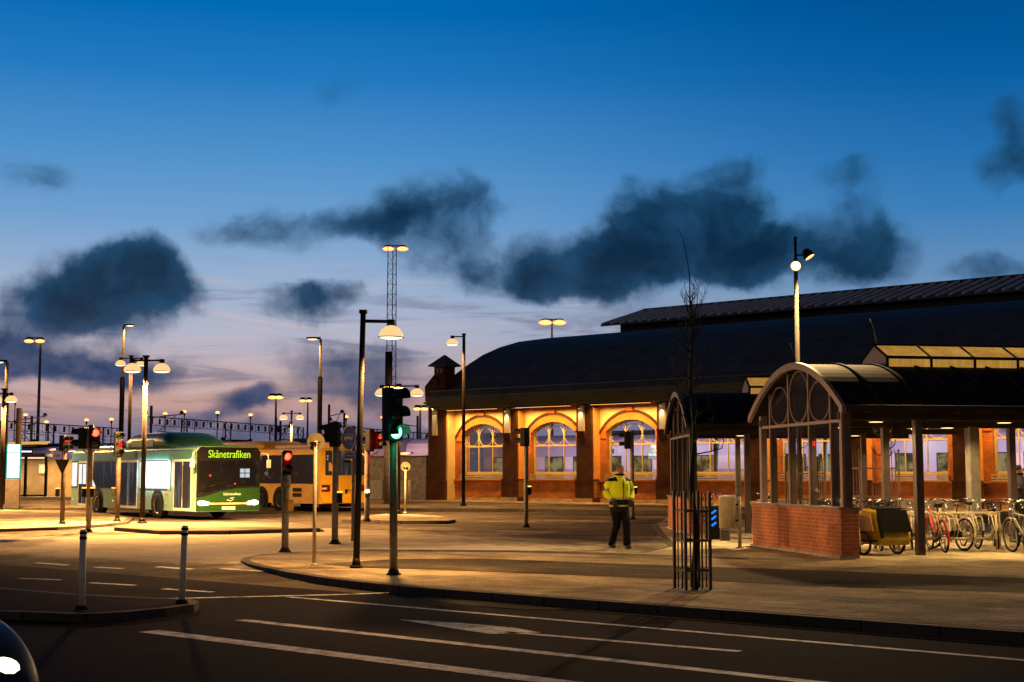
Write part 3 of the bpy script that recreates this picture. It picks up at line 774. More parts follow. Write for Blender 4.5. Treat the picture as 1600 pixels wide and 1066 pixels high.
# ------------------------------------------------------------------ barrel-roofed cycle sheds
m_shroof = M('plum_black_roof', (0.012, 0.009, 0.014), 0.75, 0.0, 0.3, 1.5, 0.06)
m_rim = M('pinkish_grey_metal', (0.16, 0.11, 0.105), 0.6, 0.0, 0.15, 3)
m_shpost = M('brown_painted_post', (0.05, 0.03, 0.028), 0.5, 0, 0.2)
m_greypost = M('grey_painted_post', (0.15, 0.135, 0.12), 0.7, 0, 0.2)
m_under = M('soffit_boards', (0.022, 0.015, 0.011), 0.85, 0, 0.3, 4)
m_shbrick = brick('shed_brick', (0.42, 0.115, 0.045), (0.31, 0.08, 0.032), (0.50, 0.26, 0.14))
def lanternmat():
    m, t, out = new_mat('lit_lantern_panel')
    tc = t.add('ShaderNodeTexCoord').outputs['Object']
    n = t.noise(tc, 2.5, 4, .6); sv_ = t.vmath('MULTIPLY', tc, (14, 14, .5)); n2 = t.noise(sv_, 1.0, 2, .5)
    f = t.math('ADD', t.math('MULTIPLY', n.outputs[0], .6), t.math('MULTIPLY', n2.outputs[0], .4))
    c = t.mix(t.smooth(f, .35, .68), (.46, .22, .035), (.70, .38, .08))
    e = t.add('ShaderNodeEmission', {'Color': c, 'Strength': .72})
    t.l.new(e.outputs[0], out.inputs[0]); m.cycles.emission_sampling = 'NONE'
    return m
m_lant = lanternmat()
CEN = 2.2; HW = 2.6
def rz_(y, off=0.0):
    s_ = abs((y - CEN) / HW)
    return 2.83 + off + 1.0 * (1 - min(1.0, s_) ** 1.95)
def shed(label, loc, rz, L, near, far, lan0, lan1, lamps, m_rim=m_rim):
    sh = thing('cycle_shed', label, 'cycle shed', loc, rz, 'barrel roofed cycle sheds')
    # brick dwarf wall under the glazed gable, with a short return
    b = MB(); b.bb((0, 0, 0), (.26, 4.9, .93)); b.bb((.26, 0, 0), (.36, .25, .93)); b.build('brick_wall', m_shbrick, sh)
    b = MB(); b.bb((-.04, -.03, .93), (.30, 4.93, .97)); b.bb((.30, -.03, .93), (.40, .28, .97)); b.build('coping', m_rim, sh)
    b = MB(); b.bb((-.05, -.04, -.02), (.3, 4.94, .05)); b.build('footing', m_concrete, sh)
    # gable frame
    b = MB(); b.box((.06, .02, 1.93), (.05, .12, 1.92)); cp_ = b.build('corner_post', m_rim, sh); MB().box((.155, .02, 1.93), (.138, .14, 1.92)).build('backing_post', m_shpost, cp_)
    b = MB(); b.box((.10, 4.40, 1.9), (.13, .13, 1.9)); b.build('corner_post', m_rim, sh)
    for ym in (.55, 1.65, 2.75, 3.85):
        b = MB(); zt = rz_(ym) - .12
        b.bb((.05, ym - .022, .97), (.085, ym + .022, zt)); mo = b.build('mullion', m_rim, sh); MB().bb((.0865, ym - .04, .97), (.20, ym + .04, zt)).build('backing_post', m_shpost, mo)
    b = MB()
    ys = [.08, .55, 1.65, 2.75, 3.85, 4.34]
    for a, d in zip(ys[:-1], ys[1:]): b.bb((.045, a + .023, 2.57), (.12, d - .023, 2.63))
    b.build('transom', m_rim, sh)
    for c, top in ((1.1, 3.42), (2.2, 3.68), (3.3, 3.42)):
        b = MB(); h = (top - 2.64) / 2; b.torus((.08, c, 2.64 + h), .51, .020, 'X', 36, 6, 1.0, h / .5 if True else 1)
        b.build('oval_ring', m_rim, sh)
    b = MB(); pts = [(.085, .1, .97), (.085, 4.36, .97)]
    n = 24
    pts += [(.085, 4.36 - (4.26) * k / n, rz_(4.36 - 4.26 * k / n) - .1) for k in range(n + 1)]
    b.face(pts); b.build('glazing', m_glassshed, sh)
    # barrel roof with standing seams
    n = 40
    yy = [CEN - HW + 2 * HW * k / n for k in range(n + 1)]
    b = MB()
    def strip(xa_, xb_, ya_, yb_):
        q = [ya_ + (yb_ - ya_) * k / 24 for k in range(25)]
        b.loft([[(x, y, rz_(y)) for y in q] + [(x, y, rz_(y) - .07) for y in q[::-1]] for x in (xa_, xb_)], True, True, False)
    strip(-.02, lan0, CEN - HW, CEN + HW); strip(lan1, L, CEN - HW, CEN + HW)
    strip(lan0, lan1, CEN - HW, CEN - .6); strip(lan0, lan1, CEN + .6, CEN + HW)
    ro = b.build('roof', m_shroof, sh)
    b = MB(); x = .75
    while x < L:
        for part_ in ((yy,) if not (lan0 - .1 < x < lan1 + .1) else ([y for y in yy if y < CEN - .62], [y for y in yy if y > CEN + .62])):
            b.loft([[(x, y, rz_(y) + .001), (x, y, rz_(y) + .035), (x + .04, y, rz_(y) + .035), (x + .04, y, rz_(y) + .001)] for y in part_], True, True, False)
        x += .78
    b.build('seam', m_shroof, ro)
    b = MB(); b.loft([[(-.10, y, rz_(y) - .11), (-.10, y, rz_(y) + .03), (-.021, y, rz_(y) + .03), (-.021, y, rz_(y) - .11)] for y in yy], True, True, False)
    b.build('gable_rim', m_rim, ro)
    b = MB(); x = .3
    while x < L:
        b.loft([[(x, y, rz_(y) - .16), (x, y, rz_(y) - .072), (x + .06, y, rz_(y) - .072), (x + .06, y, rz_(y) - .16)] for y in yy[2:-2]], True, True, False); x += 2.2
    b.bb((0.02, .02, 2.62), (L, .12, 2.76)); b.bb((0.02, 4.34, 2.62), (L, 4.44, 2.76))
    b.build('roof_timber', m_under, sh)
    b = MB()
    for y in (CEN - HW, CEN + HW): b.tube([(-.02, y, 2.83), (L, y, 2.83)], .055, 8)
    b.build('gutter', m_shroof, ro)
    for (x, wd, mt) in near:
        b = MB(); b.box((x, .07, 1.35), (wd, wd, 2.6), 0, .006); b.build('post', mt, sh)
    for (x, wd, mt) in far:
        b = MB(); b.box((x, 4.39, 1.35), (wd, wd, 2.6), 0, .006); b.build('post', mt, sh)
    # lit ridge lantern
    b = MB(); N = max(2, int(round((lan1 - lan0) / .97))); dx = (lan1 - lan0) / N
    y0, y1 = CEN - .62, CEN + .62; zb, zs, zr = 3.72, 3.96, 4.26
    for k in range(N + 1):
        x = lan0 + k * dx
        for (a, d) in (((y0, zb), (y0, zs)), ((y0, zs), (CEN, zr)), ((CEN, zr), (y1, zs)), ((y1, zs), (y1, zb))):
            b.tube([(x, *a), (x, *d)], .032, 4, True, False)
    for y, z in ((y0, zb), (y0, zs), (CEN, zr), (y1, zs), (y1, zb)): b.tube([(lan0, y, z), (lan1, y, z)], .032, 4, True, False)
    la = b.build('roof_lantern', m_shroof, sh)
    for k in range(N):
        x0_, x1_ = lan0 + k * dx + .03, lan0 + (k + 1) * dx - .03; b = MB()
        for (a, d) in (((y0, zb), (y0, zs)), ((y0, zs), (CEN, zr)), ((CEN, zr), (y1, zs)), ((y1, zs), (y1, zb))):
            b.face([(x0_, *a), (x1_, *a), (x1_, *d), (x0_, *d)])
        b.build('lit_panel', m_lant, la)
    b = MB(); b.face([(lan0 - .005, y0, zb), (lan0 - .005, y0, zs), (lan0 - .005, CEN, zr), (lan0 - .005, y1, zs), (lan0 - .005, y1, zb)])
    b.build('end_panel', m_rim, la)
    for (x, y, pw) in lamps:
        b = MB(); b.lathe([(.16, 0), (.16, .05), (.1, .09), (.02, .1)], (x, y, 2.60), 14); lo = b.build('ceiling_lamp', m_dark, sh)
        b = MB(); b.lathe([(.0, -.012), (.12, -.012), (.14, -.002), (0, -.002)], (x, y, 2.60), 14); b.build('lamp_lens', e_warmhot, lo)
        light('SPOT', 'shed_light', (x, y, 2.57), pw, (1, .64, .24), sh, spot_size=R(165), spot_blend=.5, shadow_soft_size=.1)
    return sh
S1 = Vector((6.19, 26.7, 0)); RZ1 = R(10)
shed1 = shed('near cycle shed with brick gable wall, oval rings in its glazing and lit ridge lantern', S1, RZ1, 13.0,
             [(1.62, .15, m_shpost), (5.6, .15, m_shpost), (9.5, .15, m_shpost)],
             [(2.95, .15, m_shpost), (5.05, .24, m_greypost), (6.0, .15, m_shpost), (9.3, .15, m_shpost)],
             1.75, 12.3, [(1.0, .55, 240), (3.7, .55, 580), (6.7, .55, 580), (1.7, 3.9, 330), (4.1, 3.7, 420), (8, 3.9, 350)])
S2 = Vector((4.60, 36.9, 0))
shed2 = shed('farther cycle shed half hidden behind the young tree, its ridge lantern just showing', S2, 0.0, 7.0,
             [(1.55, .14, m_shpost), (4.6, .14, m_shpost)], [(2.0, .14, m_greypost), (5, .14, m_shpost)], 1.9, 6.0, [(1.5, .6, 130), (4.5, .6, 130), (3, 3.9, 130)], M('dark_gable_metal', (.06, .045, .045), .6))
def s1(x, y, z=0.0):
    return S1 + Matrix.Rotation(RZ1, 3, 'Z') @ Vector((x, y, z))
# ------------------------------------------------------------------ street lamps with opal half domes
KL = 5.8
def dome_lamp(parent, c, r, watt, col=WARM, arm_from=None, arm_r=.028, wide=170, bl=.5, tilt=.3):
    """cap, dome, rim and light under it; c = centre of the rim"""
    c = Vector(c)
    b = MB(); b.lathe([(r * .30, r * .98), (r * .30, r * 1.45), (0.001, r * 1.45)], c, 16); cap = b.build('lamp_cap', m_dark, parent)
    b = MB(); b.lathe([(r * math.cos(a), r * 1.0 * math.sin(a)) for a in [R(x) for x in range(4, 91, 8)]], c, 24)
    d = b.build('lamp_shade', m_domemat, parent)
    b = MB(); b.torus(c + Vector((0, 0, .005)), r * 1.0, r * .045, 'Z', 28, 6); b.build('rim', m_dark, d)
    b = MB(); b.lathe([(0.001, -r * .12), (r * .5, -r * .10), (r * .93, 0)], c, 24); b.build('diffuser', e_white, d)
    if arm_from is not None:
        a = Vector(arm_from); e = c + Vector((0, 0, r * 1.3)); b = MB(); b.cyl(a, e, arm_r, None, 10); b.build('arm', m_dark, parent)
    L = light('SPOT', 'street_light', c + Vector((0, 0, -r * .3)), watt * KL, col, parent, spot_size=R(wide), spot_blend=bl, shadow_soft_size=r * .5)
    sd = 1 if c.x > 0 else -1; aim(L, (sd * tilt, -.05, -1))
def opal():
    m, t, out = new_mat('opal_glass_dome')
    lw = t.add('ShaderNodeLayerWeight', {'Blend': .35}); tc = t.add('ShaderNodeTexCoord').outputs['Object']; n = t.noise(tc, 5, 3)
    c = t.mix(t.math('MULTIPLY', n.outputs[0], .5), (1.0, .60, .22), (1.0, .74, .40))
    e = t.add('ShaderNodeEmission', {'Color': c, 'Strength': 1.12}); g = t.add('ShaderNodeBsdfGlossy', {'Roughness': .2})
    mx = t.add('ShaderNodeMixShader', {0: .06, 1: e.outputs[0], 2: g.outputs[0]}); t.l.new(mx.outputs[0], out.inputs[0])
    m.cycles.emission_sampling = 'NONE'
    return m
m_domemat = opal()
m_lamppost = M('dark_brown_lamp_post', (.022, .016, .012), .85, 0, .3, 9, .08)
def pole(parent, h, r0, r1=None, mat=None, base=True, lower=None):
    b = MB(); b.cyl((0, 0, 0), (0, 0, h), r0, r1 or r0, 14)
    p = b.build('pole', mat or m_polebrown, parent)
    if lower: b = MB(); b.cyl((0, 0, 0), (0, 0, lower[0]), lower[1], lower[1], 14); b.cyl((0, 0, lower[0]), (0, 0, lower[0] + .12), lower[1], r0, 14); b.build('lower_pole', m_dark, parent)
    if base: b = MB(); b.cyl((0, 0, 0), (0, 0, .05), r0 * 2.0, r0 * 1.9, 12); b.cyl((0, 0, .05), (0, 0, .16), r0 * 1.35, r0 * 1.1, 12); b.build('base', m_dark, parent)
    return p
GL = 'street lamps with half-dome shades'
def lamp_post(label, px, py, ptop, lamps, rim_y, r, pr, watt, mat=None, Y=None, cross=True, lean=0.0, az_=0.0, z0=0.0):
    """lamps = picture columns of the lamp centres"""
    base = G(px, py, z0) if Y is None else P(px, py, Y); base.z = z0
    Yd = base.y; h = Hz(ptop, Yd) - z0
    t_ = thing('street_lamp', label, 'street lamp', base, 0, GL)
    if lean: t_.rotation_euler.y = R(lean)
    pole(t_, h, pr, pr * .85, mat or m_polebrown)
    zr = Hz(rim_y, Yd) - z0
    for lx in lamps:
        dx = P(lx, rim_y, Yd).x - P(px, rim_y, Yd).x
        c = Vector((dx * math.cos(az_), dx * math.sin(az_), zr))
        dome_lamp(t_, c, r, watt, arm_from=(0, 0, zr + r * 1.3), arm_r=.03, wide=160, bl=.4, tilt=.42 if py > 880 else .3)
    b = MB(); b.box((0, 0, h + .02), (pr * 2.3, pr * 2.3, .06)); b.build('pole_cap', m_dark, t_)
    return t_
lamp_post('tall dark lamp post with a single large dome on its right arm, nearest the road', 556.5, 888, 489, [601], 527, .215, .056, 340, m_dark, lean=1.0)
lamp_post('double-dome lamp post standing in front of the green bus', 222, 817.5, 558, [201, 247], 581, .27, .078, 2700, m_lamppost, z0=.08)
lamp_post('double-dome lamp post behind the green traffic signal', 622, 804, 602, [595, 650], 618, .27, .08, 720, m_dark, z0=.08)
lamp_post('taller double-dome lamp post rising behind the rear of the green bus', 199.5, 778, 557, [183, 216], 571, .29, .10, 420, m_lamppost, Y=76)
lamp_post('small distant double-dome lamp post above the yellow bus', 454, 760, 643, [441.5, 467], 655, .28, .07, 300, m_pole, Y=88)
lamp_post('double-dome lamp post at the left edge beside the lit information pillar', 1, 792, 609, [12, -11], 628, .27, .10, 900, m_lamppost, Y=60)
lamp_post('slim lamp post with one dome on its left arm in front of the station turret', 724, 789, 523, [706], 539, .30, .085, 420, m_lamppost, Y=66, z0=.1)

# tall slender column lamps with a flat tilted head
def head_lamp(parent, c, s, left=True, mat=None):
    sg = -1 if left else 1; c = Vector(c)
    b = MB(); b.loft([[(c.x + sg * x, c.y + w * k1, c.z + z) for k1, z in ((-1, 0), (1, 0), (.7, .12 * s), (-.7, .12 * s))] for x, w in ((0, .06 * s), (.25 * s, .16 * s), (.75 * s, .15 * s), (.85 * s, .05 * s))], True, True, False)
    hd = b.build('lamp_head', m_dark, parent)
    b = MB(); b.sphere((c.x + sg * .5 * s, c.y, c.z), .13 * s, (2.4, 1.0, .55), 12, 8); b.build('lamp_lens', e_warmhot, hd)
def column_lamp(label, px, py, Y, ptop, left, low_y, r, watt, s=1.0, upmat=None):
    base = P(px, py, Y); base.z = 0
    t_ = thing('column_lamp', label, 'street lamp', base, 0, 'tall column lamps')
    h = Hz(ptop, Y)
    pole(t_, h, r, r * .8, upmat or m_pole, False, (Hz(low_y, Y), r * 1.55))
    head_lamp(t_, (0, 0, h), s, left)
    sg = -1 if left else 1
    light('SPOT', 'column_light', (sg * .5 * s, 0, h - .15), watt * .45, SODIUM, t_, spot_size=R(150), spot_blend=.4, shadow_soft_size=.15)
column_lamp('column lamp with head to the left and thick dark lower half, above the yellow bus', 498, 770, 76, 530, True, 592, .085, 700, .9)
column_lamp('tallest column lamp at left, head turned right, above the rear of the green bus', 186.5, 780, 90, 509, False, 592, .10, 700, .8)
column_lamp('warm-lit column lamp cut off by the left edge of the picture', 4, 780, 70, 566, True, 618, .10, 600, .9)
# steel column without a lamp behind the green signal
t_ = thing('steel_column', 'thick dark steel column with paler foot behind the green traffic signal', 'column', Vector((P(606, 740, 70).x, 70, 0)))
b = MB(); b.cyl((0, 0, Hz(690, 70)), (0, 0, Hz(550, 70)), .20, .18, 14); b.build('upper_shaft', m_dark, t_)
b = MB(); b.cyl((0, 0, 0), (0, 0, Hz(690, 70)), .20, .20, 14); b.build('lower_shaft', m_pole, t_)
# floodlight column behind the near shed
fl = thing('floodlight_column', 'pale column with two floodlights and a dark mast tip behind the near cycle shed', 'street lamp', Vector((P(1249.5, 740, 34.2).x, 34.2, 0)))
h0 = Hz(404, 34.2)
b = MB(); b.cyl((0, 0, 0), (0, 0, h0), .062, .05, 14); b.build('pole', M('pale_column', (.085, .07, .055), .8, 0, .1, 6, .1), fl)
b = MB(); b.cyl((0, 0, h0), (0, 0, Hz(370, 34.2)), .035, .035, 10); b.build('mast_tip', m_dark, fl)
for (px, py, dv, nm) in ((1243.5, 415, Vector((-.22, -.86, -.44)), 'a'), (1264, 400, Vector((.45, -.2, -.75)), 'b')):
    c = P(px, py, 34.0) - fl.location; dv = dv.normalized(); rot = dv.to_track_quat('-Z', 'Y').to_matrix()
    b = MB(); b.lathe([(.02, .20), (.09, .17), (.13, .04), (.135, -.04)], c, 16, True, rot); fd = b.build('floodlight', m_dark, fl)
    b = MB(); b.lathe([(0.001, -.05), (.10, -.05), (.125, -.041), (.001, -.041)], c, 16, True, rot); b.build('lamp_lens', e_warmhot, fd)
    b = MB(); b.cyl(c + Vector((0, 0, .02)), Vector((0, 0, c.z + .05)), .02, None, 8); b.build('bracket', m_dark, fd)
    L = light('SPOT', 'flood_light', c + dv * .08, 4800, (1, .64, .26), fl, spot_size=R(135), spot_blend=.5, shadow_soft_size=.1); aim(L, dv)

# ------------------------------------------------------------------ distant yard: light masts, sodium lamps, catenary
def mast(label, px, ptop, Y, heads, lattice=False, r=.16, s=2.2):
    base = P(px, 740, Y); base.z = -.2
    t_ = thing('light_mast', label, 'light mast', base, 0, 'railway yard light masts')
    h = Hz(ptop, Y) + .2
    b = MB()
    if lattice:
        q = .55
        for sx_, sy_ in ((-q, -q), (q, -q), (0, q)): b.tube([(sx_, sy_, 0), (sx_ * .8, sy_ * .8, h)], .05, 5)
        n = int(h / 1.1)
        for k in range(n):
            z = k * 1.1; f = 1 - .2 * z / h; f2 = 1 - .2 * (z + 1.1) / h
            A = [(-q * f, -q * f, z), (q * f, -q * f, z), (0, q * f, z)]; Bq = [(-q * f2, -q * f2, z + 1.1), (q * f2, -q * f2, z + 1.1), (0, q * f2, z + 1.1)]
            for i in range(3):
                b.tube([A[i], Bq[(i + 1) % 3]], .02, 4, False); b.tube([A[i], A[(i + 1) % 3]], .016, 4, False)
    else: b.cyl((0, 0, 0), (0, 0, h), r, r * .6, 10)
    b.build('mast_shaft', M('mast_steel', (.10, .085, .08), .6, .2), t_)
    b = MB(); xs = [P(hx, ptop, Y).x - base.x for hx in heads]; b.tube([(min(xs) - .3, 0, h), (max(xs) + .3, 0, h)], .06, 6); b.build('cross_arm', m_dark, t_)
    for x in xs:
        b = MB(); b.loft([[(x + sx_ * w, sy_ * w * .5, h + z) for sx_, sy_ in ((-1, -1), (1, -1), (1, 1), (-1, 1))] for w, z in ((.60 * s / 2, -.30), (.35 * s / 2, .0), (.12, .08))], True, True, False); hd = b.build('lamp_head', m_dark, t_)
        b = MB(); b.sphere((x, -.1, -.36 + h), .36 * s / 2, (1.9, 1, .75), 12, 8); b.build('lamp_lens', e_sod, hd)
    return t_
mast('tall lattice light mast with two lamps high above the lamp posts, centre left', 610.5, 384, 150, [607, 629], True, s=1.9)
mast('tall single-shaft light mast with two lamps at far left', 57, 528, 150, [46, 63], False, r=.2, s=1.6)
mast('light mast with two lamps showing over the station roof', 863, 499, 150, [852, 874], s=2.2)
mast('lower two-lamp mast between the green bus and the bare column lamp', 429.5, 616, 150, [426, 436], s=1.5)
mast('small two-lamp mast just left of the thick column lamp', 479.5, 622, 175, [473, 483], s=1.3)
mast('two-lamp mast showing left of the station turret', 656, 634, 150, [652, 663], s=1.3)
YARD = [(286, 643, 'first from left of the three over the gantry'), (338, 644.5, 'middle one of the three over the gantry'), (390, 648, 'right one of the three over the gantry'),
        (256, 646, 'small, just right of the green bus hump'), (37, 648, 'far left, smaller of the pair'), (70, 659, 'beside the lit pillar, low'), (133, 656, 'above the double red signal'),
        (540, 651, 'right of the blue round sign'), (597, 652, 'just left of the green signal'), (172, 655, 'left of the double-dome post'), (20, 626, 'beside the left edge dome lamp')]
for (px, py, txt) in YARD:
    Y = 165; t_ = thing('yard_lamp', 'orange sodium yard lamp on the skyline, ' + txt, 'yard lamp', Vector((P(px, 740, Y).x, Y, -.2)), 0, 'sodium lamps along the railway')
    h = Hz(py, Y) + .2
    b = MB(); b.cyl((0, 0, 0), (0, 0, h - .2), .09, .06, 8); b.build('pole', M('sodium_lit_pole', (.3, .2, .12), .6), t_)
    b = MB(); b.lathe([(.06, -.55), (.15, -.2), (.16, 0), (.08, .12)], (0, 0, h), 10); hd = b.build('lamp_head', m_dark, t_)
    b = MB(); b.sphere((0, 0, h - .02), .25, (1.15, 1.15, .75), 12, 8); b.build('lamp_lens', e_sod, hd)

m_cat = M('catenary_steel', (.055, .045, .05), .7, .2, .2)
def gantry(label, x0, y0, x1, y1, Y0, Y1, bays, drop=1.5, posts=(0, 1)):
    A, Bp = P(x0, y0, Y0), P(x1, y1, Y1); t_ = thing('catenary_gantry', label, 'gantry', Vector((A.x, A.y, 0)), 0, 'railway catenary gantries')
    d = Bp - A; d.z = Bp.z - A.z
    b = MB(); zt = A.z; n = bays
    p0, p1 = Vector((0, 0, zt)), Vector((d.x, d.y, Bp.z)); lo = Vector((0, 0, -.9))
    b.tube([p0, p1], .055, 5); b.tube([p0 + lo, p1 + lo], .03, 5)
    for k in range(n + 1):
        q = p0.lerp(p1, k / n); b.tube([q, q + lo], .022, 4, False)
        if k < n: b.tube([q + lo * (k % 2), p0.lerp(p1, (k + 1) / n) + lo * ((k + 1) % 2)], .014, 4, False)
    b.build('truss', m_cat, t_)
    for k in range(n):
        q = p0.lerp(p1, (k + .5) / n)
        MB().box(q + Vector((0, 0, -.45)), (.20, .14, .62)).build('insulator', m_cat, t_)
        if k % 4 == 1: MB().box(q + Vector((.6, 0, -2.4)), (.38, .3, 1.3)).tube([q + Vector((.6, 0, 0)), q + Vector((.6, 0, -3.6))], .035, 4).build('signal_box', m_cat, t_)
    b = MB(); 
    for f in posts:
        q = p0.lerp(p1, f); b.box((q.x - .3, q.y, q.z / 2), (.10, .3, q.z)); b.box((q.x + .3, q.y, q.z / 2), (.10, .3, q.z))
        for k in range(7): b.tube([(q.x - .3, q.y, q.z - .7 * k), (q.x + .3, q.y, q.z - .7 - .7 * k)], .03, 4)
    b.build('gantry_post', m_cat, t_)
    b = MB()
    for k in range(2):
        q0, q1 = p0 + Vector((-6, 0, -2.4 - k * 1.6)), p1 + Vector((6, 0, -2.4 - k * 1.6)); mid = (q0 + q1) / 2 + Vector((0, 0, -.35)); b.tube([q0, mid, q1], .018, 4, False)
    b.build('contact_wire', m_cat, t_)
gantry('long catenary gantry on the skyline above the green bus', 232, 651, 470, 668, 150, 165, 22, posts=(.22, .5, .8, 1))
gantry('catenary gantry at the far left above the glass shelter', -30, 656, 190, 670, 150, 150, 16, posts=(.12, .5, .85))
gantry('catenary gantry between the thick column lamp and the turret', 500, 664, 700, 680, 160, 170, 14, posts=(.1, .55, .85))
def cat_mast(label, px, ptop, Y, arm):
    t_ = thing('catenary_mast', label, 'catenary mast', Vector((P(px, 740, Y).x, Y, 0)), 0, 'single catenary masts')
    h = Hz(ptop, Y); b = MB(); b.box((0, 0, h / 2), (.20, .20, h)); b.build('mast_shaft', m_cat, t_)
    b = MB(); b.tube([(0, 0, h * .86), (arm, 0, h * .90)], .045, 5); b.tube([(0, 0, h * .62), (arm * .8, 0, h * .88)], .035, 5); b.tube([(arm * .3, 0, h * .7), (arm, 0, h * .68)], .045, 5); b.build('cantilever', m_cat, t_)
    b = MB(); b.lathe([(.1, 0), (.22, .12), (.1, .3)], (arm, 0, h * .9), 8); b.build('insulators', m_cat, t_)
cat_mast('catenary mast with wide cantilever just right of the double-dome post', 234, 634, 120, 2.6)
cat_mast('dark catenary mast right of the thick column lamp', 513, 632, 130, 1.2)
cat_mast('catenary mast with hooped top left of the tall single-dome post', 537, 645, 140, -1.4)
cat_mast('catenary mast between the green signal and the turret', 652, 650, 130, -2.4)
cat_mast('catenary mast standing behind the lit information pillar', 27, 638, 120, 2.2)
cat_mast('stubby catenary mast above the right end of the yellow roof hump', 430, 652, 140, 1.5)
cat_mast('catenary mast at far left just right of the edge lamp', 47, 650, 135, -1.6)
cat_mast('slim catenary mast right of the lower two-lamp mast', 437, 658, 150, 1.0)
# wooden post by the pillar
tag(MB().cyl((0, 0, 0), (0, 0, Hz(638, 75)), .16, .15, 10).build('wooden_mast', M('brown_mast', (.14, .09, .06), .8)), 'plain brown wooden mast rising just behind the lit information pillar', 'mast').location = Vector((P(27, 740, 75).x, 75, 0))
# ------------------------------------------------------------------ traffic signals
e_red = E('red_signal', (1.0, .03, .02), 3.0); e_redhot = Eglow('red_signal_hot', (5.0, .45, .18), (3.0, .03, .02)); e_reddim = E('red_signal_dim', (1, .02, .02), 1.3)
e_green = Eglow('green_signal', (1.6, 5.0, 3.4), (.02, 1.1, .45)); e_amb = E('amber_button_glow', (1.0, .50, .06), 2.2)
m_lensoff = M('unlit_lens', (.02, .02, .02), .2, 0, .1)
m_hous = M('signal_housing', (.008, .009, .009), .55, 0, .2, 6, .15)
m_yelbox = M('yellow_push_box', (.62, .33, .03), .5)
def sig_head(parent, c, heading, n, lit, emat, w=.26, h=None, tilt=0, name='signal_head'):
    """n hooded lenses in a housing facing `heading` (degrees, 0 = +x, -90 = to the camera)"""
    h = h or n * .27; d = .20
    rot = Matrix.Translation(Vector(c)) @ Matrix.Rotation(R(heading), 4, 'Z')
    b = MB(); b.box((-.02, 0, 0), (d, w, h), 0, .03, rot); hd = b.build(name, m_hous, parent)
    st_ = h / n
    for k in range(n):
        z = h / 2 - st_ * (k + .5); r = min(w, st_) * .40
        rm = (rot @ Matrix.Translation((d / 2 - .02, 0, z)) @ Matrix.Rotation(math.pi / 2, 4, 'Y'))
        b = MB(); b.lathe([(.001, .012), (r * .6, .010), (r, .0)], (0, 0, 0), 18, True, rm); b.build('signal_lens', emat if k in lit else m_lensoff, hd)
        # hood: open-bottomed visor
        b = MB(); rg = []; m_ = 14
        for x, rr in ((0.0, r * 1.12), (r * 1.9, r * 1.05)):
            ring = []
            for j in range(m_ + 1):
                a = R(-20) + R(220) * j / m_
                ring.append((rr * math.cos(a), rr * math.sin(a)))
            rg.append((x, ring))
        def pt(x, q, s_=1.0): return rot @ Vector((d / 2 - .02 + x, q[0] * s_, z + q[1] * s_))
        (xa, ra), (xb, rb) = rg
        for j in range(m_):
            b.face([pt(xa, ra[j]), pt(xa, ra[j + 1]), pt(xb, rb[j + 1]), pt(xb, rb[j])], True)
            b.face([pt(xa, ra[j], .94), pt(xa, ra[j + 1], .94), pt(xb, rb[j + 1], .94), pt(xb, rb[j], .94)], True)
            b.face([pt(xb, rb[j]), pt(xb, rb[j + 1]), pt(xb, rb[j + 1], .94), pt(xb, rb[j], .94)], True)
        b.build('hood', m_hous, hd)
    return hd
def push_box(parent, c, heading, body=None, lamp=True):
    rot = Matrix.Translation(Vector(c)) @ Matrix.Rotation(R(heading), 4, 'Z')
    b = MB(); b.box((0, 0, 0), (.11, .13, .24), 0, .015, rot); pb = b.build('push_button_box', body or m_hous, parent)
    if lamp: b = MB(); b.box((0, 0, .135), (.115, .14, .035), 0, .008, rot); b.build('amber_light', e_amb, pb)
    return pb
GS = 'traffic signals round the bus junction'
def sig_pole(label, px, py, z0, ptop, r, mat, foot=True):
    base = G(px, py, z0); t_ = thing('traffic_signal', label, 'traffic signal', base, 0, GS)
    h = Hz(ptop, base.y) - z0
    b = MB(); b.cyl((0, 0, 0), (0, 0, h), r, r, 14); b.build('pole', mat, t_)
    if foot: b = MB(); b.cyl((0, 0, 0), (0, 0, .03), r * 1.9, r * 1.8, 12); b.cyl((0, 0, .03), (0, 0, .10), r * 1.5, r * 1.08, 12); b.build('foot', m_dark, t_)
    return t_, base.y, z0, base
def loc(base, px, py, dy=0.0):
    q = P(px, py, base.y + dy); return (q.x - base.x, dy, q.z - base.z)
sp = m_pole
# left group
A, Y, z0, bA = sig_pole('signal on a brown pole carrying the dark back of a triangular sign, far left', 97, 819, .06, 688, .07, m_polebrown)
sig_head(A, loc(bA, 101, 693, -.06), -25, 2, (0,), e_reddim, .26, .50)
b = MB(); b.extr([loc(bA, 85.5, 718, -.09), loc(bA, 108.5, 718, -.09), loc(bA, 97.5, 743, -.09)], (0, .012, 0)); b.build('triangle_sign', m_dark, A)
push_box(A, loc(bA, 90, 770, -.02), 180)
A, Y, z0, bA = sig_pole('signal with two heads side by side on a grey pole, the right head glowing red', 138, 832, -.02, 664, .075, sp)
sig_head(A, loc(bA, 130, 685, 0), 165, 2, (), e_red, .30, .60); sig_head(A, loc(bA, 148, 685, -.05), -62, 2, (0,), e_redhot, .28, .60)
b = MB(); b.tube([loc(bA, 130, 704), loc(bA, 138, 709), loc(bA, 149, 704)], .03, 6); b.build('bracket', sp, A)
push_box(A, loc(bA, 132, 770), 180); push_box(A, loc(bA, 144.5, 770), 0)
A, Y, z0, bA = sig_pole('signal on a brown pole with a tall dim red head, before the green bus doors', 183, 815, .06, 690, .075, m_polebrown)
sig_head(A, loc(bA, 185, 694, -.06), -50, 3, (1,), e_reddim, .26, .80); push_box(A, loc(bA, 177.5, 769), 180)
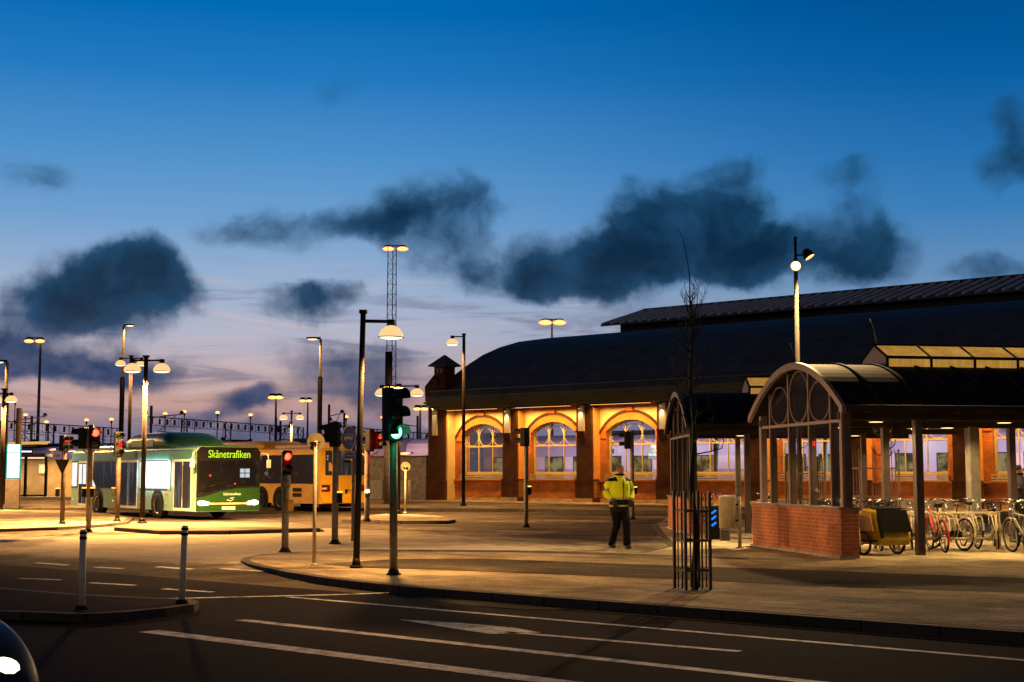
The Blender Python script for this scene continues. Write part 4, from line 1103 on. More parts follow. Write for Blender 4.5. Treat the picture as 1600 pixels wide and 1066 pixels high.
# middle group
A, Y, z0, bA = sig_pole('low signal on a stout silver pole with bright red light and a yellow box', 445, 863, -.02, 742, .072, sp)
sig_head(A, loc(bA, 448, 723, -.03), -70, 2, (0,), e_redhot, .20, .50); light('POINT', 'red_glow', loc(bA, 450, 718, -.25), 5, (1, .02, .02), A, shadow_soft_size=.06)
b = MB(); b.cyl((-.0, 0, Hz(760, bA.y)), (0, 0, Hz(741, bA.y)), .10, .10, 14); b.build('collar', sp, A)
push_box(A, loc(bA, 453, 790, -.05), -60, m_yelbox, False)
A, Y, z0, bA = sig_pole('signal showing a plain dark back and a second head peeping left, beside the blue sign', 523, 850, -.02, 680, .075, sp)
sig_head(A, loc(bA, 524, 679, -.02), 75, 3, (), e_red, .22, .58); sig_head(A, loc(bA, 514, 677, .05), 160, 2, (), e_red, .2, .42); push_box(A, loc(bA, 531, 778), 0)
A, Y, z0, bA = sig_pole('red-lit signal with two heads, base on the small island right of the yellow bus', 573, 815, .08, 700, .085, sp)
sig_head(A, loc(bA, 577, 688, -.02), 150, 2, (), e_red, .26, .72); sig_head(A, loc(bA, 591, 688, .05), -40, 2, (0,), e_red, .26, .56)
light('POINT', 'red_glow', loc(bA, 586, 690, -.35), 22, (1, .02, .02), A, shadow_soft_size=.1)
push_box(A, loc(bA, 574, 772, -.08), -90)
b = MB(); b.sphere(loc(bA, 573.5, 768, -.17), .06, (1.4, .6, .8), 12, 8); b.build('amber_lamp', E('amber_hot', (1, .6, .12), 12), A)
b = MB(); b.tube([loc(bA, 566, 708), loc(bA, 573, 716), loc(bA, 591, 706)], .03, 6); b.build('bracket', sp, A)
# big green one
A, Y, z0, bA = sig_pole('large three-lamp traffic signal showing green on a thick pole near the road', 615, 899, 0, 672, .064, M('dark_green_grey_pole', (.09, .085, .07), .5))
A.rotation_euler.y = R(-.6)
hd = sig_head(A, loc(bA, 617, 647, -.05), -48, 3, (2,), e_green, .30, .86)
L = light('SPOT', 'green_light', loc(bA, 624, 668, -.28), 420, (.02, 1, .36), A, spot_size=R(46), spot_blend=.7, shadow_soft_size=.1); aim(L, (.85, -.53, .17))
light('POINT', 'green_glow', loc(bA, 624, 672, -.26), 7.0, (.02, 1, .42), A, shadow_soft_size=.08)
b = MB(); b.tube([loc(bA, 610, 600, .02), loc(bA, 610, 690, .02)], .04, 8); b.build('bracket', m_dark, A)
A, Y, z0, bA = sig_pole('signal seen from behind, visors to the left, before the first two station windows', 822, 824, -.02, 690, .07, sp)
sig_head(A, loc(bA, 819, 683, -.02), 152, 2, (), e_red, .30, .56); push_box(A, loc(bA, 827.5, 767), 0)
A, Y, z0, bA = sig_pole('signal behind the man in the yellow jacket, visors to the left', 988, 812, -.02, 672, .075, sp)
sig_head(A, loc(bA, 979, 688, -.03), 172, 2, (), e_red, .24, .62); push_box(A, loc(bA, 993, 767), 0)

# ------------------------------------------------------------------ signs
m_blue = M('blue_sign_face', (.03, .07, .32), .5); m_white = M('white_sign_paint', (.55, .55, .58), .5)
m_signback = M('pale_sign_back', (.105, .092, .05), .8, 0, .12)
bs = thing('road_sign', 'round blue bus-lane sign with a small blue plate under it on a thin post', 'road sign', G(551, 846, -.02))
Yb = bs.location.y; h = Hz(664, Yb)
b = MB(); b.cyl((0, 0, 0), (0, 0, h + .0), .04, .04, 10); b.build('post', m_pole, bs)
rot = Matrix.Translation((P(546, 684, Yb).x - bs.location.x, -.06, Hz(683, Yb))) @ Matrix.Rotation(R(-50), 4, 'Z')
rm = rot @ Matrix.Rotation(math.pi / 2, 4, 'X')
b = MB(); b.lathe([(.001, -.01), (.295, -.01), (.295, .006), (.001, .006)], (0, 0, 0), 32, False, rm); dk = b.build('sign_disc', m_blue, bs)
b = MB(); b.torus((0, 0, 0), .285, .012, 'Y', 32, 5); b.bm.transform(rot @ Matrix.Translation((0, -.01, 0))); b.build('white_border', m_white, dk)
b = MB(); b.bb((-.19, -.018, -.03), (.19, -.008, .09)); b.bb((-.17, -.018, -.06), (-.08, -.008, -.03)); b.bb((.06, -.018, -.06), (.15, -.008, -.03)); b.bm.transform(rot); bus_p = b.build('bus_pictogram', m_white, dk)
b = MB()
for k in range(4): b.bb((-.17 + k * .088, -.021, .03), (-.10 + k * .088, -.0182, .075))
b.bm.transform(rot); b.build('pictogram_window', m_blue, bus_p)
rot2 = Matrix.Translation((P(547, 711, Yb).x - bs.location.x, -.06, Hz(711, Yb))) @ Matrix.Rotation(R(-48), 4, 'Z')
b = MB(); b.box((0, 0, 0), (.44, .012, .18), 0, 0, rot2); b.build('sub_plate', m_blue, bs)
b = MB()
for (w_, z) in ((.44, .085), (.44, -.085)): b.box((0, -.008, z), (w_, .004, .01), 0, 0, rot2)
b.box((-.215, -.008, 0), (.01, .004, .17), 0, 0, rot2); b.box((.215, -.008, 0), (.01, .004, .17), 0, 0, rot2); b.box((0, -.008, 0), (.26, .004, .012), 0, 0, rot2); b.build('plate_border', m_white, bs)
def disc_back(label, px, py, ptop, pbot, hr, z0):
    t_ = thing('sign_back', label, 'road sign', G(px, py, z0), 0, 'round signs seen from behind'); Y_ = t_.location.y
    zc = (Hz(ptop, Y_) + Hz(pbot, Y_)) / 2 - z0
    b = MB(); b.cyl((0, 0, 0), (0, 0, zc + hr * .1), .032, .032, 10); b.cyl((0, 0, 0), (0, 0, .04), .06, .06, 10); b.build('post', M('pale_post', (.45, .40, .3), .5), t_)
    b = MB(); rm = Matrix.Rotation(R(18), 4, 'Z') @ Matrix.Rotation(math.pi / 2, 4, 'X'); b.lathe([(.001, -.008), (hr, -.008), (hr, .008), (.001, .008)], (0, .04, zc), 28, False, rm); b.build('sign_disc', m_signback, t_)
    b = MB(); b.box((0, -.02, zc - hr * .25), (hr * .3, .05, hr * .5)); b.box((0, .01, zc - hr * .05), (hr * 1.1, .04, hr * .13)); b.build('bracket', m_dark, t_)
disc_back('pale back of a round sign on a slim post in front of the yellow bus', 490.5, 884, 676, 705, .158, 0)
disc_back('small pale back of a round sign by the concrete wall, on the small island', 633, 802, 722, 737, .19, .08)
# lit information pillar
ip = thing('information_pillar', 'freestanding information pillar with glowing white upper half edged in green', 'information pillar', G(19, 795, .06), R(8))
Yp = ip.location.y; b = MB(); b.bb((-.30, -.12, 0), (.30, .12, Hz(751, Yp)), .01); b.build('dark_base', M('dark_brown_base', (.07, .055, .045), .6), ip)
zt = Hz(694, Yp) - .06
b = MB(); b.bb((-.30, -.12, Hz(750.5, Yp)), (.30, .12, zt), .01); bx = b.build('light_box', E('pillar_edge_green', (.05, .5, .35), .8), ip)
for (za, zb) in ((.03, .33), (.35, .74), (.76, .985)):
    hh = zt - Hz(750.5, Yp); o_ = Hz(750.5, Yp); b = MB(); b.bb((-.245, -.135, o_ + hh * (za if za > .3 else .03)), (.275, -.123, o_ + hh * zb)); b.build('lit_panel', E('pillar_white', (.92, .98, 1.0), 1.6), bx)
light('POINT', 'pillar_glow', (0, -.5, 2.2), 30, (.9, 1, 1), ip, shadow_soft_size=.4)
# glazed platform shelter behind
gs = thing('glass_shelter', 'glazed shelter with timber end wall and small lit display behind the information pillar', 'shelter', Vector((P(-60, 760, 92).x, 92, .1)))
def gx(px): return P(px, 740, 92).x - gs.location.x
zt = Hz(716, 92)
b = MB()
for px in (-60, -10, 40, 72): b.box((gx(px), 0, zt / 2), (.16, .16, zt))
b.box(((gx(-60) + gx(72)) / 2, 0, .08), (gx(72) - gx(-60), .12, .1)); b.build('frame', m_dark, gs)
b = MB(); b.face([(gx(-60), 0, .1), (gx(72), 0, .1), (gx(72), 0, zt), (gx(-60), 0, zt)]); b.build('glazing', m_glasswin, gs)
b = MB(); b.bb((gx(-64), -.4, zt), (gx(74), 2.4, zt + .18)); b.bb((gx(-64), -.42, zt + .0), (gx(74), -.40, zt + .2)); b.build('roof', M('shelter_roof', (.10, .07, .05), .7), gs)
b = MB(); b.bb((gx(-70), 2.5, 0), (gx(126), 2.65, zt - .15)); b.build('timber_wall', M('lit_planks', (.42, .27, .12), .7, 0, .2, 1.5), gs)
b = MB(); b.bb((gx(42), 2.30, 1.5), (gx(52), 2.42, 2.1)); b.build('poster', M('pale_poster', (.8, .75, .62), .6), gs)
b = MB(); b.bb((gx(33), -.3, zt + .2), (gx(53), -.1, zt + .46)); dd = b.build('display', m_black, gs)
b = MB(); x = gx(34) + .05
for wd in (.12, .1, .06, .11, .1, .09): b.bb((x, -.31, zt + .27), (x + wd, -.302, zt + .38)); x += wd + .015
b.build('display_line', E('display_white', (.75, .8, 1), 1.6), dd)
b = MB(); b.bb((gx(20), .9, zt - .1), (gx(60), 1.1, zt - .06)); b.build('lamp', E('shelter_tube', (1, .7, .35), 3), gs)
light('AREA', 'shelter_lamp', ((gx(0) + gx(60)) / 2, 1.0, zt - .14), 330, (1, .68, .32), gs, shape='RECTANGLE', size=9, size_y=.4)
light('AREA', 'wall_lamp', (gx(100), .6, zt + .3), 200, (1, .66, .3), gs, shape='RECTANGLE', size=4, size_y=.3)
b = MB(); b.bb((gx(-64), -.1, zt + .5), (gx(-63.5), .0, zt + .55)); 
b.bb((gx(88), .5, zt + .34), (gx(112), .7, zt + .38)); b.build('wall_lamp_tube', E('shelter_tube', (1, .7, .35), 3), gs)
# lit canopy seen beyond the train
cn = thing('platform_canopy', 'platform canopy with one lit amber soffit panel behind the purple train, far left', 'canopy', Vector((P(60, 700, 132).x, 132, 0)))
zc = Hz(698, 132)
b = MB(); b.bb((-3.6, 0, zc), (3.6, 4, zc + .3)); b.bb((-12, 0, zc + .2), (-3.6, 4, zc + .45)); b.build('roof', m_dark, cn)
b = MB(); b.extr([(-3.0, -.05, zc + .05), (.6, -.05, zc + .05), (1.2, -.05, zc + .5), (-3.0, -.05, zc + .42)], (0, .04, 0)); b.build('lit_soffit', E('amber_soffit', (1, .5, .1), .8), cn)
b = MB()
for x in (-9, -3, 3): b.box((x, 2, zc / 2), (.3, .3, zc))
b.build('column', m_cat, cn)

# ------------------------------------------------------------------ bollards on the road island
def bollard(label, px, py, ptop, lean):
    p = G(px, py, -.02); t_ = thing('marker_post', label, 'bollard', p, 0, 'white marker posts on the road island'); t_.rotation_euler.y = R(lean)
    h = Hz(ptop, p.y) + .02; r = .042
    b = MB(); b.cyl((0, 0, .02), (0, 0, h), r, r * .95, 16); b.sphere((0, 0, h), r * .95, (1, 1, .35)); b.build('post', M('off_white_post', (.80, .76, .68), .55, 0, .15, 12), t_)
    b = MB(); b.cyl((0, 0, h * .885), (0, 0, h * .925), r + .003, r + .003, 16); b.cyl((0, 0, h * .955), (0, 0, h * .985), r + .003, r + .003, 16); b.build('dark_band', m_dark, t_)
    b = MB(); b.cyl((0, 0, 0), (0, 0, .05), r * 2.0, r * 1.5, 16); b.build('foot', m_rubber, t_)
bollard('white marker post with dark bands, left one of the two on the road island', 127, 952, 829, 0)
bollard('white marker post leaning slightly right, nearer the tip of the road island', 284, 943, 823, 1.2)

# ------------------------------------------------------------------ litter bin, post, boxes
lb = thing('litter_bin', 'pale cylindrical litter bin hung on a thin grey post beside the near cycle shed', 'litter bin', G(1156, 857))
Yl = lb.location.y; s_ = Yl / F
b = MB(); b.cyl((0, 0, 0), (0, 0, Hz(776, Yl)), .04, .04, 12); b.cyl((0, 0, 0), (0, 0, .03), .08, .08, 12); b.build('post', m_pole, lb)
cx_ = -19 * s_; b = MB(); b.lathe([(.001, Hz(825, Yl)), (.17, Hz(825, Yl)), (.18, Hz(778, Yl)), (.19, Hz(775, Yl)), (.17, Hz(776, Yl)), (.15, Hz(800, Yl)), (.001, Hz(800, Yl))], (cx_, 0, 0), 26); b.build('bin_body', M('light_bin_metal', (.46, .42, .34), .45, .2, .12), lb)
b = MB(); b.bb((cx_ + .15, -.03, Hz(815, Yl)), (0, .03, Hz(812, Yl))); b.bb((cx_ + .15, -.03, Hz(790, Yl)), (0, .03, Hz(787, Yl))); b.build('bracket', m_dark, lb)
bx = thing('charging_box', 'black box with three glowing blue slashes behind the tree guard', 'machine', G(1113, 843))
Yx = bx.location.y; b = MB(); b.bb((-.16, -.12, 0), (.17, .14, Hz(791, Yx)), .015); b.build('cabinet', m_black, bx)
b = MB(); 
for py in (800, 809, 819):
    z = Hz(py, Yx); b.tube([(-.03, -.13, z - .04), (.08, -.13, z + .045)], .024, 8)
b.build('blue_slash', E('blue_glow', (.01, .22, 1.0), 1.3), bx)
tb = tag(MB().bb((-.11, -.1, 0), (.11, .1, .28), .02).build('stone_block', M('dark_block', (.05, .045, .04), .8)), 'small dark block on the ground under the litter bin', 'block'); tb.location = G(1133, 845)
# ------------------------------------------------------------------ buses
m_mint = M('mint_bus_paint', (.15, .285, .24), .4, 0, .10, 2, .3); m_teal = M('teal_bus_band', (.028, .15, .13), .35, 0, .12, 2)
m_dgreen = M('dark_green_pod', (.014, .085, .072), .4, 0, .15, 2); m_bgreen = M('bus_front_green', (.011, .05, .009), .4, 0, .12, 3)
m_yel = M('yellow_bus_paint', (.85, .46, .02), .4, 0, .07, 2); m_yeldull = M('dusty_yellow_bus_side', (.60, .33, .03), .5, 0, .18, 1.5); m_yelroof = M('amber_roof_pod', (.36, .19, .02), .5, 0, .15)
m_bglass = M('dark_bus_glass', (.010, .011, .012), .12, 0, .2, 2, .3)
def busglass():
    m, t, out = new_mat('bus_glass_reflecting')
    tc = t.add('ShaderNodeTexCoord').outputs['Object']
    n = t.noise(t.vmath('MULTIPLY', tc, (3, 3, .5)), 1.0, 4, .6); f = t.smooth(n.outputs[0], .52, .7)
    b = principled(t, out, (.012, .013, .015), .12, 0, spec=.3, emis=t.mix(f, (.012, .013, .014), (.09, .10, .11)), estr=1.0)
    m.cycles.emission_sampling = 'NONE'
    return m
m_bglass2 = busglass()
m_buslit = litpane('lit_bus_interior', (.92, .90, .86), (1.0, .98, 1.0), 1.15, .9)
m_rubbing = M('white_trim', (.6, .62, .6), .4)
def wheel_set(parent, x, y, r, wd, rim_mat, sgn):
    b = MB(); rm = Matrix.Translation((x, y, r)) @ Matrix.Rotation(math.pi / 2 * sgn, 4, 'X')
    b.loft([[rm @ Vector((q * math.cos(2 * math.pi * k / 28), q * math.sin(2 * math.pi * k / 28), z)) for k in range(28)] for q, z in ((r * .6, -wd / 2), (r * .95, -wd / 2), (r, -wd * .35), (r, wd * .35), (r * .95, wd / 2), (r * .6, wd / 2))], True, False, True); ty = b.build('wheel', m_rubber, parent)
    b = MB(); b.lathe([(.001, wd * .28), (r * .18, wd * .30), (r * .2, wd * .12), (r * .5, wd * .18), (r * .58, wd * .46), (r * .63, wd * .46), (r * .63, 0), (.001, 0)], (0, 0, 0), 24, True, rm)
    for k in range(8):
        a = 2 * math.pi * k / 8; q = rm @ Vector((r * .3 * math.cos(a), r * .3 * math.sin(a), wd * .17)); b.sphere(q, .02, (1, 1, 1), 6, 5)
    b.build('rim', rim_mat, ty)
def bus_body(b, xr, xf, hw, z0, z1, rr=.18):
    sec = [(-hw, z0), (-hw, z1 - rr), (-hw + rr * .3, z1 - rr * .3), (-hw + rr, z1), (hw - rr, z1), (hw - rr * .3, z1 - rr * .3), (hw, z1 - rr), (hw, z0)]
    xs = [(xr, .985), (xr + .08, 1.0), (xf - .25, 1.0), (xf - .06, .985), (xf, .96)]
    b.loft([[(x, y * k, z) for y, z in sec] for x, k in xs], True, True, False)
# green bus
hd_ = Vector((.605, -.796, 0)); hang = math.atan2(hd_.y, hd_.x); lft = Vector((-hd_.y, hd_.x, 0))
fr = Vector((-10.95, 48.9, -.02))                       # front right corner on the ground
gb = thing('city_bus', 'green and mint bus facing the camera with headlights on and a lit destination display', 'bus', fr + lft * 1.25 - hd_ * 6.0, hang, 'buses at the station stops')
hw = 1.25; ZT = 2.56
b = MB(); bus_body(b, -6, 6, hw, .30, ZT); body = b.build('body', m_mint, gb)
b = MB(); b.bb((-5.95, -hw - .012, 2.13), (5.72, -hw - .003, 2.42)); b.extr([(-5.95, -hw - .010, 2.42), (5.72, -hw - .010, 2.42), (5.72, -hw + .19, ZT + .012), (-5.95, -hw + .19, ZT + .012)], (0, .0, .01)); b.bb((-5.9, -hw + .19, ZT + .003), (5.7, hw - .19, ZT + .03)); b.build('roof_band', m_teal, gb)
# gas tank pod
b = MB(); ringsp = []
for x, k in ((-.6, .75), (-.3, .95), (.2, 1.0), (2.2, 1.0), (2.75, .92), (3.3, .55), (3.5, .18)):
    hz_ = .56 * k
    ringsp.append([(x, y, ZT + .03 + z) for y, z in ((-1.1, 0), (-1.1, hz_ * .55), (-.95, hz_ * .85), (-.65, hz_), (.65, hz_), (.95, hz_ * .85), (1.1, hz_ * .55), (1.1, 0))])
b.loft(ringsp, True, True, True); b.build('roof_pod', m_dgreen, gb)
b = MB(); b.bb((-.1, -1.112, ZT + .05), (2.0, -1.102, ZT + .30)); b.build('pod_panel', m_teal, gb)
b = MB(); b.bb((-5.0, -.8, ZT + .03), (-2.2, .8, ZT + .16), .05); b.build('roof_unit', m_teal, gb)
ys = -hw - .008
def win(x0, x1, z0, z1, mat, name='window', fr_=m_black, parent=gb, yb=ys, out_=-1):
    b = MB(); b.bb((x0, yb - .006, z0), (x1, yb + .006, z1)); f = b.build(name, fr_, parent)
    b = MB(); b.bb((x0 + .05, yb + out_ * .007 - .002, z0 + .05), (x1 - .05, yb + out_ * .007 + .002, z1 - .05)); b.build('pane', mat, f)
    return f
wf = win(1.15, 3.95, 1.02, 2.10, m_buslit)
MB().bb((2.42, ys - .016, 1.05), (2.46, ys - .011, 2.05)).build('pillar', m_mint, wf); MB().bb((3.75, ys - .016, 1.02), (3.95, ys - .011, 2.1)).build('pillar', m_mint, wf)
win(-4.05, -1.0, 1.05, 2.12, m_bglass2)
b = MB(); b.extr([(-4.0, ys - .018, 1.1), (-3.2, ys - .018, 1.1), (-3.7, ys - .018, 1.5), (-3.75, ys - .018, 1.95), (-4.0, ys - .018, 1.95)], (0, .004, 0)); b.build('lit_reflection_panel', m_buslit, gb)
win(-5.95, -5.25, 1.05, 2.12, m_buslit)
def door(x0, x1, mat1, lit=False):
    b = MB(); b.bb((x0, ys - .006, .32), (x1, ys + .006, 2.12)); f = b.build('door', m_rubbing, gb); xm = (x0 + x1) / 2
    for a, d in ((x0 + .06, xm - .03), (xm + .03, x1 - .06)):
        b = MB(); b.bb((a, ys - .014, .42 if not lit else .42), (d, ys - .009, 2.04)); b.build('pane', mat1, f)
        if lit: b = MB(); b.bb((a + .03, ys - .02, 1.2), (d - .02, ys - .0145, 2.0)); b.build('lit_pane', m_buslit, f)
    b = MB(); b.bb((xm - .012, ys - .03, .8), (xm + .012, ys - .01, 1.9)); b.build('handrail', m_chrome, f)
door(4.25, 5.72, m_bglass2); door(-.85, .95, m_bglass2); door(-5.15, -4.2, m_bglass2, True)
for x in (2.85, -2.98):   # wheel arches and wheels
    b = MB(); b.lathe([(.001, 0), (.56, 0), (.56, .014), (.001, .014)], (0, 0, 0), 26, False, Matrix.Translation((x, ys + .003, .50)) @ Matrix.Rotation(math.pi / 2, 4, 'X')); b.build('wheel_arch', m_black, gb)
    wheel_set(gb, x, -hw + .10, .46, .30, m_chrome, 1); wheel_set(gb, x, hw - .12, .46, .30, m_chrome, -1)
b = MB()
for x in (-5.7, -4.1, -1.4, 1.3, 3.6): b.bb((x - .05, ys - .012, .55), (x + .05, ys - .004, .60))
b.build('side_marker', E('amber_marker', (1, .5, .08), 1.5), gb)
b = MB(); b.bb((3.5, ys - .012, 1.0 - .14), (3.75, ys - .004, 1.0 - .05)); b.build('repeater_lamp', E('orange_marker', (1, .3, .08), 1.2), gb)
b = MB()
for x in (-3.9, .75): b.cyl((x, ys - .012, 2.32), (x, ys - .002, 2.32), .15, None, 14)
b.build('roof_vent', m_black, gb)
# front: black glass mask, green lower panel with a rising curve
xf = 6.008
def front(poly, x, mat, name, th=.01, parent=gb):
    b = MB(); b.extr([(x, y, z) for y, z in poly], (th, 0, 0)); return b.build(name, mat, parent)
mask = [(-1.21, .98), (-1.21, 2.38), (-1.08, 2.54), (1.08, 2.54), (1.21, 2.38), (1.21, 1.12), (.9, 1.13), (.3, 1.10), (-.3, 1.0), (-.8, .86), (-1.21, .78)]
front(mask, xf, m_black, 'front_mask')
front([(-1.21, .34), (-1.21, .77), (-.8, .85), (-.3, .99), (.3, 1.09), (.9, 1.12), (1.21, 1.11), (1.21, .34)], xf + .001, m_bgreen, 'front_panel', .02)
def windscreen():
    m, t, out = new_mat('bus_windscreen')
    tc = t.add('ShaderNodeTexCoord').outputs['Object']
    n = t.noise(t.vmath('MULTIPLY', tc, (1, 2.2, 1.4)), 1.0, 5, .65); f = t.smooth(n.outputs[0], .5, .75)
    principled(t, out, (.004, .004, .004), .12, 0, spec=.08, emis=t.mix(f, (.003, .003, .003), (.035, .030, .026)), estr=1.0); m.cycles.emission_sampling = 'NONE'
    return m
ws = front([(-1.13, .98), (-1.13, 2.06), (1.13, 2.06), (1.13, 1.22), (.3, 1.18), (-.3, 1.10), (-.8, .97)], xf + .011, windscreen(), 'windscreen', .004)
front([(-.86, 2.10), (-.86, 2.47), (.90, 2.47), (.90, 2.10)], xf + .011, m_bglass, 'destination_display', .004)
e_led = E('yellow_green_led', (.66, 1.0, .02), 1.25)
text_mesh('display_lettering', 'Skånetrafiken', .375, e_led, gb, (xf + .02, .02, 2.285), (math.pi / 2, 0, math.pi / 2), .002, .80)
text_mesh('front_lettering', 'Skånetrafiken', .125, M('white_lettering', (.7, .7, .62), .5), gb, (xf + .025, .14, .90), (math.pi / 2, 0, math.pi / 2), .002, 1.0)
b = MB(); b.tube([(xf + .026, -.05, .70), (xf + .026, .08, .66), (xf + .026, .2, .72), (xf + .026, .06, .76), (xf + .026, .22, .78)], .012, 5); b.build('emblem', M('white_lettering', (.7, .7, .62), .5), gb)
b = MB(); b.bb((xf + .021, -.72, .545), (xf + .034, .72, .60), .0); b.build('bumper_trim', M('pale_pink_trim', (.75, .55, .42), .4), gb)
b = MB(); b.bb((xf + .021, -.24, .36), (xf + .03, .26, .47)); b.build('number_plate', M('plate_white', (.75, .66, .58), .5), gb)
e_head = Eglow('headlight', (20, 15, 9), (3.0, 1.2, .35))
for y in (-1.0, 1.0):
    b = MB(); b.sphere((xf + .02, y, .60), .10, (.35, 1.7, .9), 14, 10); b.sphere((xf + .02, y * .82, .585), .075, (.35, 1.5, .9), 12, 8); h_ = b.build('headlight', e_head, gb)
    L = light('SPOT', 'bus_headlight', (xf + .15, y, .6), 160, (1, .84, .6), gb, spot_size=R(70), spot_blend=.7, shadow_soft_size=.1); aim(L, (1, 0, -.10))
    b = MB(); b.sphere((xf - .1, y * 1.13, 2.44), .045, (1, 1, 1), 8, 6); b.build('marker_lamp', E('blue_white_marker', (.75, .75, 1.0), 4), gb)
b = MB(); b.tube([(5.9, -1.2, 2.35), (6.2, -1.42, 2.32), (6.2, -1.46, 2.15)], .025, 6); b.box((6.2, -1.46, 1.98), (.08, .16, .32), 0, .03); b.tube([(5.9, 1.2, 2.35), (6.2, 1.42, 2.3), (6.2, 1.46, 2.1)], .025, 6); b.box((6.2, 1.46, 1.96), (.08, .16, .3), 0, .03); b.build('mirror', m_rubbing, gb)
b = MB()
for y in (-.25, .45): b.tube([(xf + .03, y - .5, 1.16), (xf + .03, y + .15, 1.32)], .012, 5)
b.build('wiper', m_black, gb)
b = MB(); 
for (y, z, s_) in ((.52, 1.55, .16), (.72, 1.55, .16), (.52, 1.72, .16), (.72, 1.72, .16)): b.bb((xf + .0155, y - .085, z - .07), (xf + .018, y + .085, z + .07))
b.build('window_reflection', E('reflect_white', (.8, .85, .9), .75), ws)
b = MB()
for (y, z, r_) in ((-.7, 1.55, .035),): b.sphere((xf + .017, y, z), r_, (.2, 1, 1), 8, 6)
b.sphere((xf + .017, .25, 1.26), .03, (.2, 1, 1), 8, 6); b.build('dashboard_light', E('dash_red', (1, .06, .04), 2.5), ws)
light('AREA', 'bus_side_fill', (2.5, -hw - .1, 1.6), 240, (.93, 1, .98), gb, shape='RECTANGLE', size=2.6, size_y=.9).rotation_euler = (R(90), 0, 0)  # added outside the body, facing in, to brighten the mint side

# yellow bus
h2 = Vector((-.665, .747, 0)); l2 = Vector((-h2.y, h2.x, 0)); ang2 = math.atan2(h2.y, h2.x)
rl = P(501, 740, 59.5); rl.z = -.02                      # rear left corner
LB = 13.5
yb = thing('city_bus', 'yellow bus seen from behind with dark side windows and an amber route number', 'bus', rl - l2 * 1.25 + h2 * (LB / 2), ang2, 'buses at the station stops')
xr = -LB / 2; ZY = 2.70
b = MB(); bus_body(b, xr, LB / 2, hw, .34, ZY); b.build('body', m_yel, yb)
yl = hw + .008
b = MB(); b.bb((xr + .1, yl - .003, .36), (LB / 2 - .3, yl + .004, 1.18)); b.build('side_panel', m_yeldull, yb)
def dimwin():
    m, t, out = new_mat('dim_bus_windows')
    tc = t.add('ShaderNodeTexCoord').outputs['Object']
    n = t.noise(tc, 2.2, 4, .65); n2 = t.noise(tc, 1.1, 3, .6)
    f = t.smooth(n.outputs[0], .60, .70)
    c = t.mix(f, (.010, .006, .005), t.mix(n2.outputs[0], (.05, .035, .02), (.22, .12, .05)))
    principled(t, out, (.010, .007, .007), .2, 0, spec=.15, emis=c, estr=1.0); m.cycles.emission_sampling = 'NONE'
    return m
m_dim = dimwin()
b = MB(); b.bb((xr + .35, yl - .003, 1.18), (LB / 2 - .4, yl + .006, 2.42)); sw = b.build('window_band', m_dim, yb)
b = MB()
for k in range(8): x = xr + .35 + k * 1.6; b.bb((x - .03, yl + .007, 1.2), (x + .03, yl + .011, 2.42))
b.build('window_post', m_black, sw)
for x in (xr + 3.1, xr + 4.6, xr + 10.6):
    b = MB(); b.lathe([(.001, 0), (.56, 0), (.56, .014), (.001, .014)], (0, 0, 0), 26, False, Matrix.Translation((x, yl + .018, .50)) @ Matrix.Rotation(math.pi / 2, 4, 'X')); b.build('wheel_arch', m_black, yb)
    wheel_set(yb, x, hw - .10, .46, .28, M('dusty_rim', (.38, .33, .25), .6), -1); wheel_set(yb, x, -hw + .12, .46, .28, m_chrome, 1)
b = MB()
for z in (.62, .84): b.bb((xr + 1.4, yl + .005, z), (xr + 2.1, yl + .012, z + .16))
b.build('air_grille', m_black, yb)
b = MB(); b.bb((xr + 1.3, -.9, ZY), (xr + 4.2, .9, ZY + .16), .06); b.build('roof_unit', M('pale_roof_unit', (.45, .4, .36), .5), yb)
b = MB(); ringsp = []
for x, k in ((xr + 4.6, .5), (xr + 4.9, .9), (xr + 5.4, 1), (xr + 9, 1), (xr + 9.6, .7)):
    ringsp.append([(x, y, ZY + z * k) for y, z in ((-1.1, 0), (-1.1, .25), (-.8, .38), (.8, .38), (1.1, .25), (1.1, 0))])
b.loft(ringsp, True, True, True); b.build('roof_pod', m_yelroof, yb)
b = MB(); b.extr([(xr + .2, -.3, ZY), (xr + .9, -.3, ZY), (xr + .9, -.3, ZY + .22), (xr + .45, -.3, ZY + .22)], (0, .9, 0)); b.build('roof_fairing', m_yel, yb)
# rear face
def rear(lo, hi, mat, name, x=-.010, th=.012, parent=yb, bev=0.0):
    b = MB(); b.bb((xr + x - th, lo[0], lo[1]), (xr + x, hi[0], hi[1]), bev); return b.build(name, mat, parent)
rw = rear((-1.02, 1.55), (1.02, 2.58), m_bglass2, 'rear_window')
nd = rear((-.45, 2.08), (.05, 2.52), m_black, 'route_display', -.023)
text_mesh('route_number', '145', .36, E('amber_route', (1, .52, .03), 1.6), yb, (xr - .043, -.2, 2.30), (math.pi / 2, 0, -math.pi / 2), .002, .72)
rear((.42, 1.72), (.86, 2.0), m_yel, 'yellow_sticker', -.023, .003)
b = MB()
for (y, z, r_) in ((.92, 2.35, .05), (.92, 2.22, .05), (.8, 2.02, .07)): b.sphere((xr - .024, y, z), r_, (.2, 1, 1), 8, 6)
b.build('sticker', M('pale_sticker', (.6, .5, .25), .5), yb)
rear((.78, .86), (1.20, 1.14), M('tail_lamp_red', (.14, .012, .012), .2), 'tail_lamp', -.010, .03, bev=.02); rear((-1.20, .86), (-.78, 1.14), M('tail_lamp_red', (.14, .012, .012), .2), 'tail_lamp', -.010, .03, bev=.02)
rear((.95, .95), (1.2, 1.03), M('white_lettering', (.7, .7, .62), .5), 'reversing_lamp', -.042, .005)
rear((-1.2, .36), (1.2, .74), m_yel, 'bumper', -.010, .06, bev=.03)
rear((-1.0, .20), (1.0, .34), m_black, 'under_bumper', .3, .1)
